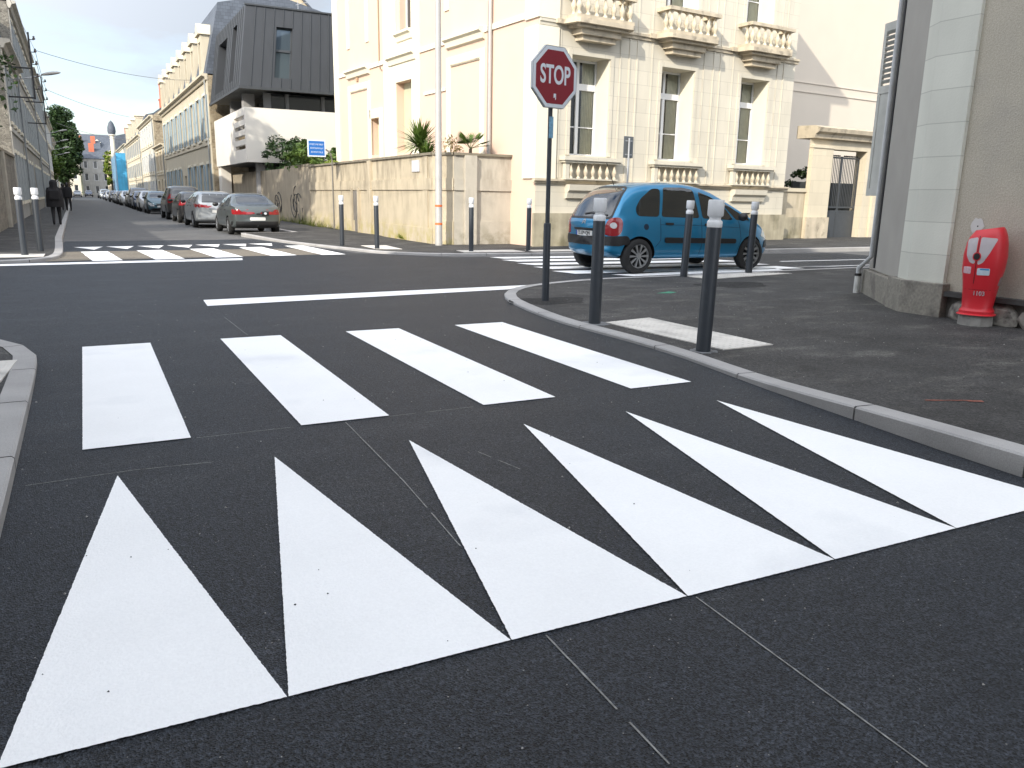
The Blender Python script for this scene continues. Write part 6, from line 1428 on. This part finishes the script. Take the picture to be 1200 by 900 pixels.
spec = [(wag, 'white', (.6, .6, .6), 'white estate car next after the teal hatchback', 'us', 4.7), (hat, 'navy', (.03, .05, .11), 'navy hatchback third in the line facing us', 'us', 4.0), (suv, 'graphite', (.09, .09, .10), 'graphite off-roader fourth in the line facing us', 'us', 4.6),
    (hat, 'beige', (.4, .37, .3), 'beige hatchback fifth in the line facing us', 'us', 4.0), (wag, 'white', None, 'white estate car farther down the line', 'us', 4.7), (hat, 'black', None, 'black hatchback before the scaffold side', 'us', 4.0), (sed, 'silver', None, 'silver sedan half way down the line', 'us', 4.4),
    (hat, 'blue', (.05, .10, .2), 'mid blue hatchback far down the line', 'us', 4.0), (wag, 'black', None, 'black estate car far down the line', 'us', 4.7), (hat, 'white', None, 'white hatchback far down the line', 'us', 4.0), (sed, 'navy', None, 'navy sedan last but two in the line', 'us', 4.4), (suv, 'silver', None, 'silver off-roader last but one in the line', 'us', 4.6), (hat, 'darkgrey', None, 'dark hatchback last in the line', 'us', 4.0)]
Yc = 63.6
for k, (src, pn, pc, lab, fc, L) in enumerate(spec):
    pm_ = paint(pn, pc) if pc else MATS['paint_'+pn]; c = cp(src, pm_, lab); c['len'] = L; park(c, 4.6+random.uniform(-.1, .1), Yc, fc); c['group'] = GR; Yc += L+random.uniform(1.2, 3.6) + (8 if k > 7 else 0)
hat['len'] = 4.0
for k, (src, pn, a, y, lab) in enumerate([(sed, 'silver', -.2, 205, 'grey car facing us at the far end, left of the street'), (hat, 'navy', 2.2, 214, 'dark blue car facing us at the far end, middle of the street')]):
    c = cp(src, MATS['paint_'+pn], lab); park(c, a+.4, y, 'us'); c['group'] = 'cars at the far end of the street'

# ------------------------------------------------------------------ people
def person(label, loc, rz, pts, edges, rad, m, hair=None, head=None, scale=1, cover=None):
    """pts: joints, skinned into one continuous body"""
    t = thing('person', label, 'person', loc, rz); t.scale = (scale,)*3
    me = bpy.data.meshes.new('body'); me.from_pydata(pts, edges, []); o = bpy.data.objects.new('body', me); link(o)
    o.modifiers.new('k', 'SKIN'); sbm = o.modifiers.new('s', 'SUBSURF'); sbm.levels = sbm.render_levels = 2
    for i, r in enumerate(rad): me.skin_vertices[0].data[i].radius = (r, r) if not isinstance(r, tuple) else r
    me.skin_vertices[0].data[0].use_root = True
    dg = bpy.context.evaluated_depsgraph_get(); nm = bpy.data.meshes.new_from_object(o.evaluated_get(dg)); bpy.data.objects.remove(o)
    nm.materials.clear(); nm.materials.append(m)
    for p in nm.polygons: p.use_smooth = True
    nm.name = 'body'; b = bpy.data.objects.new('body', nm); link(b, t); return t, b
J = [(0, 0, .92), (0, 0, 1.15), (0, -.02, 1.35), (0, .0, 1.48), (0, .03, 1.60),
     (.09, 0, .86), (.11, .10, .48), (.11, -.02, .09), (.11, .12, .04),
     (-.09, 0, .86), (-.10, -.06, .48), (-.10, -.22, .13), (-.10, -.12, .04),
     (.19, -.02, 1.38), (.24, -.03, 1.10), (.22, .10, .88), (.22, .14, .80),
     (-.19, -.02, 1.38), (-.25, .0, 1.10), (-.24, .06, .86), (-.24, .08, .78)]
Ed = [(0, 1), (1, 2), (2, 3), (3, 4), (0, 5), (5, 6), (6, 7), (7, 8), (0, 9), (9, 10), (10, 11), (11, 12), (2, 13), (13, 14), (14, 15), (15, 16), (2, 17), (17, 18), (18, 19), (19, 20)]
Rd = [(.19, .14), (.17, .13), (.19, .13), (.06, .06), (.095, .10), .10, .072, .048, .04, .10, .072, .048, .04, .075, .055, .042, .035, .075, .055, .042, .035]
M_cloth = mat('black_cloth', (.012, .012, .014), .9, .15, 5, bump=.3, bs=20); M_cloth2 = mat('dark_brown_cloth', (.03, .026, .024), .9, .15, 5)
M_skin = mat('skin', (.42, .26, .19), .6, .05, 5)
def coat(b_, t, m, z0=.70, w=.25):
    mb = MB(); mb.lathe([(w, z0), (w*.98, .95), (w*.93, 1.15), (w*.9, 1.32), (.16, 1.43), (.08, 1.47)], n=20); mb.v = [(x, y*.72, z) for x, y, z in mb.v]; return mb.build('coat', m, t, smooth=True, angle=70)
def hood(t, m, r=.15):
    mb = MB(); mb.lathe([(.17, 1.36), (.15, 1.44), (.135, 1.52), (r*.95, 1.6), (.125, 1.68), (.08, 1.725), (.01, 1.74)], n=18); mb.v = [(x, y*1.05+.01, z) for x, y, z in mb.v]; return mb.build('hood', m, t, smooth=True, angle=70)
t, b = person('person in a black hooded coat walking away on the far left pavement', (-1.24, 35.0, .11), 0, J, Ed, Rd, M_cloth, scale=.96); coat(b, t, M_cloth, .70, .31); hood(t, M_cloth)
mb = MB(); mb.box(-.17, .17, -.30, -.16, .98, 1.34); mb.build('backpack', M_cloth, t, bevel=.04)
t, b = person('person in dark clothes further up the pavement, left of a pair', (-1.62, 60.5, .11), 0, J, Ed, Rd, M_cloth2, scale=1.0); coat(b, t, M_cloth2, .8, .23)
MB().lathe([(.08, 1.5), (.1, 1.58), (.1, 1.66), (.05, 1.73), (0, 1.74)], n=12).build('hair', M_black, t, smooth=True)
t, b = person('person in dark clothes further up the pavement, right of a pair', (-1.35, 59.0, .11), 0, [(x*1.0, -y, z) for x, y, z in J], Ed, Rd, M_cloth, scale=1.02); coat(b, t, M_cloth, .85, .23)
MB().lathe([(.08, 1.5), (.1, 1.58), (.1, 1.66), (.05, 1.73), (0, 1.74)], n=12).build('hair', M_black, t, smooth=True)
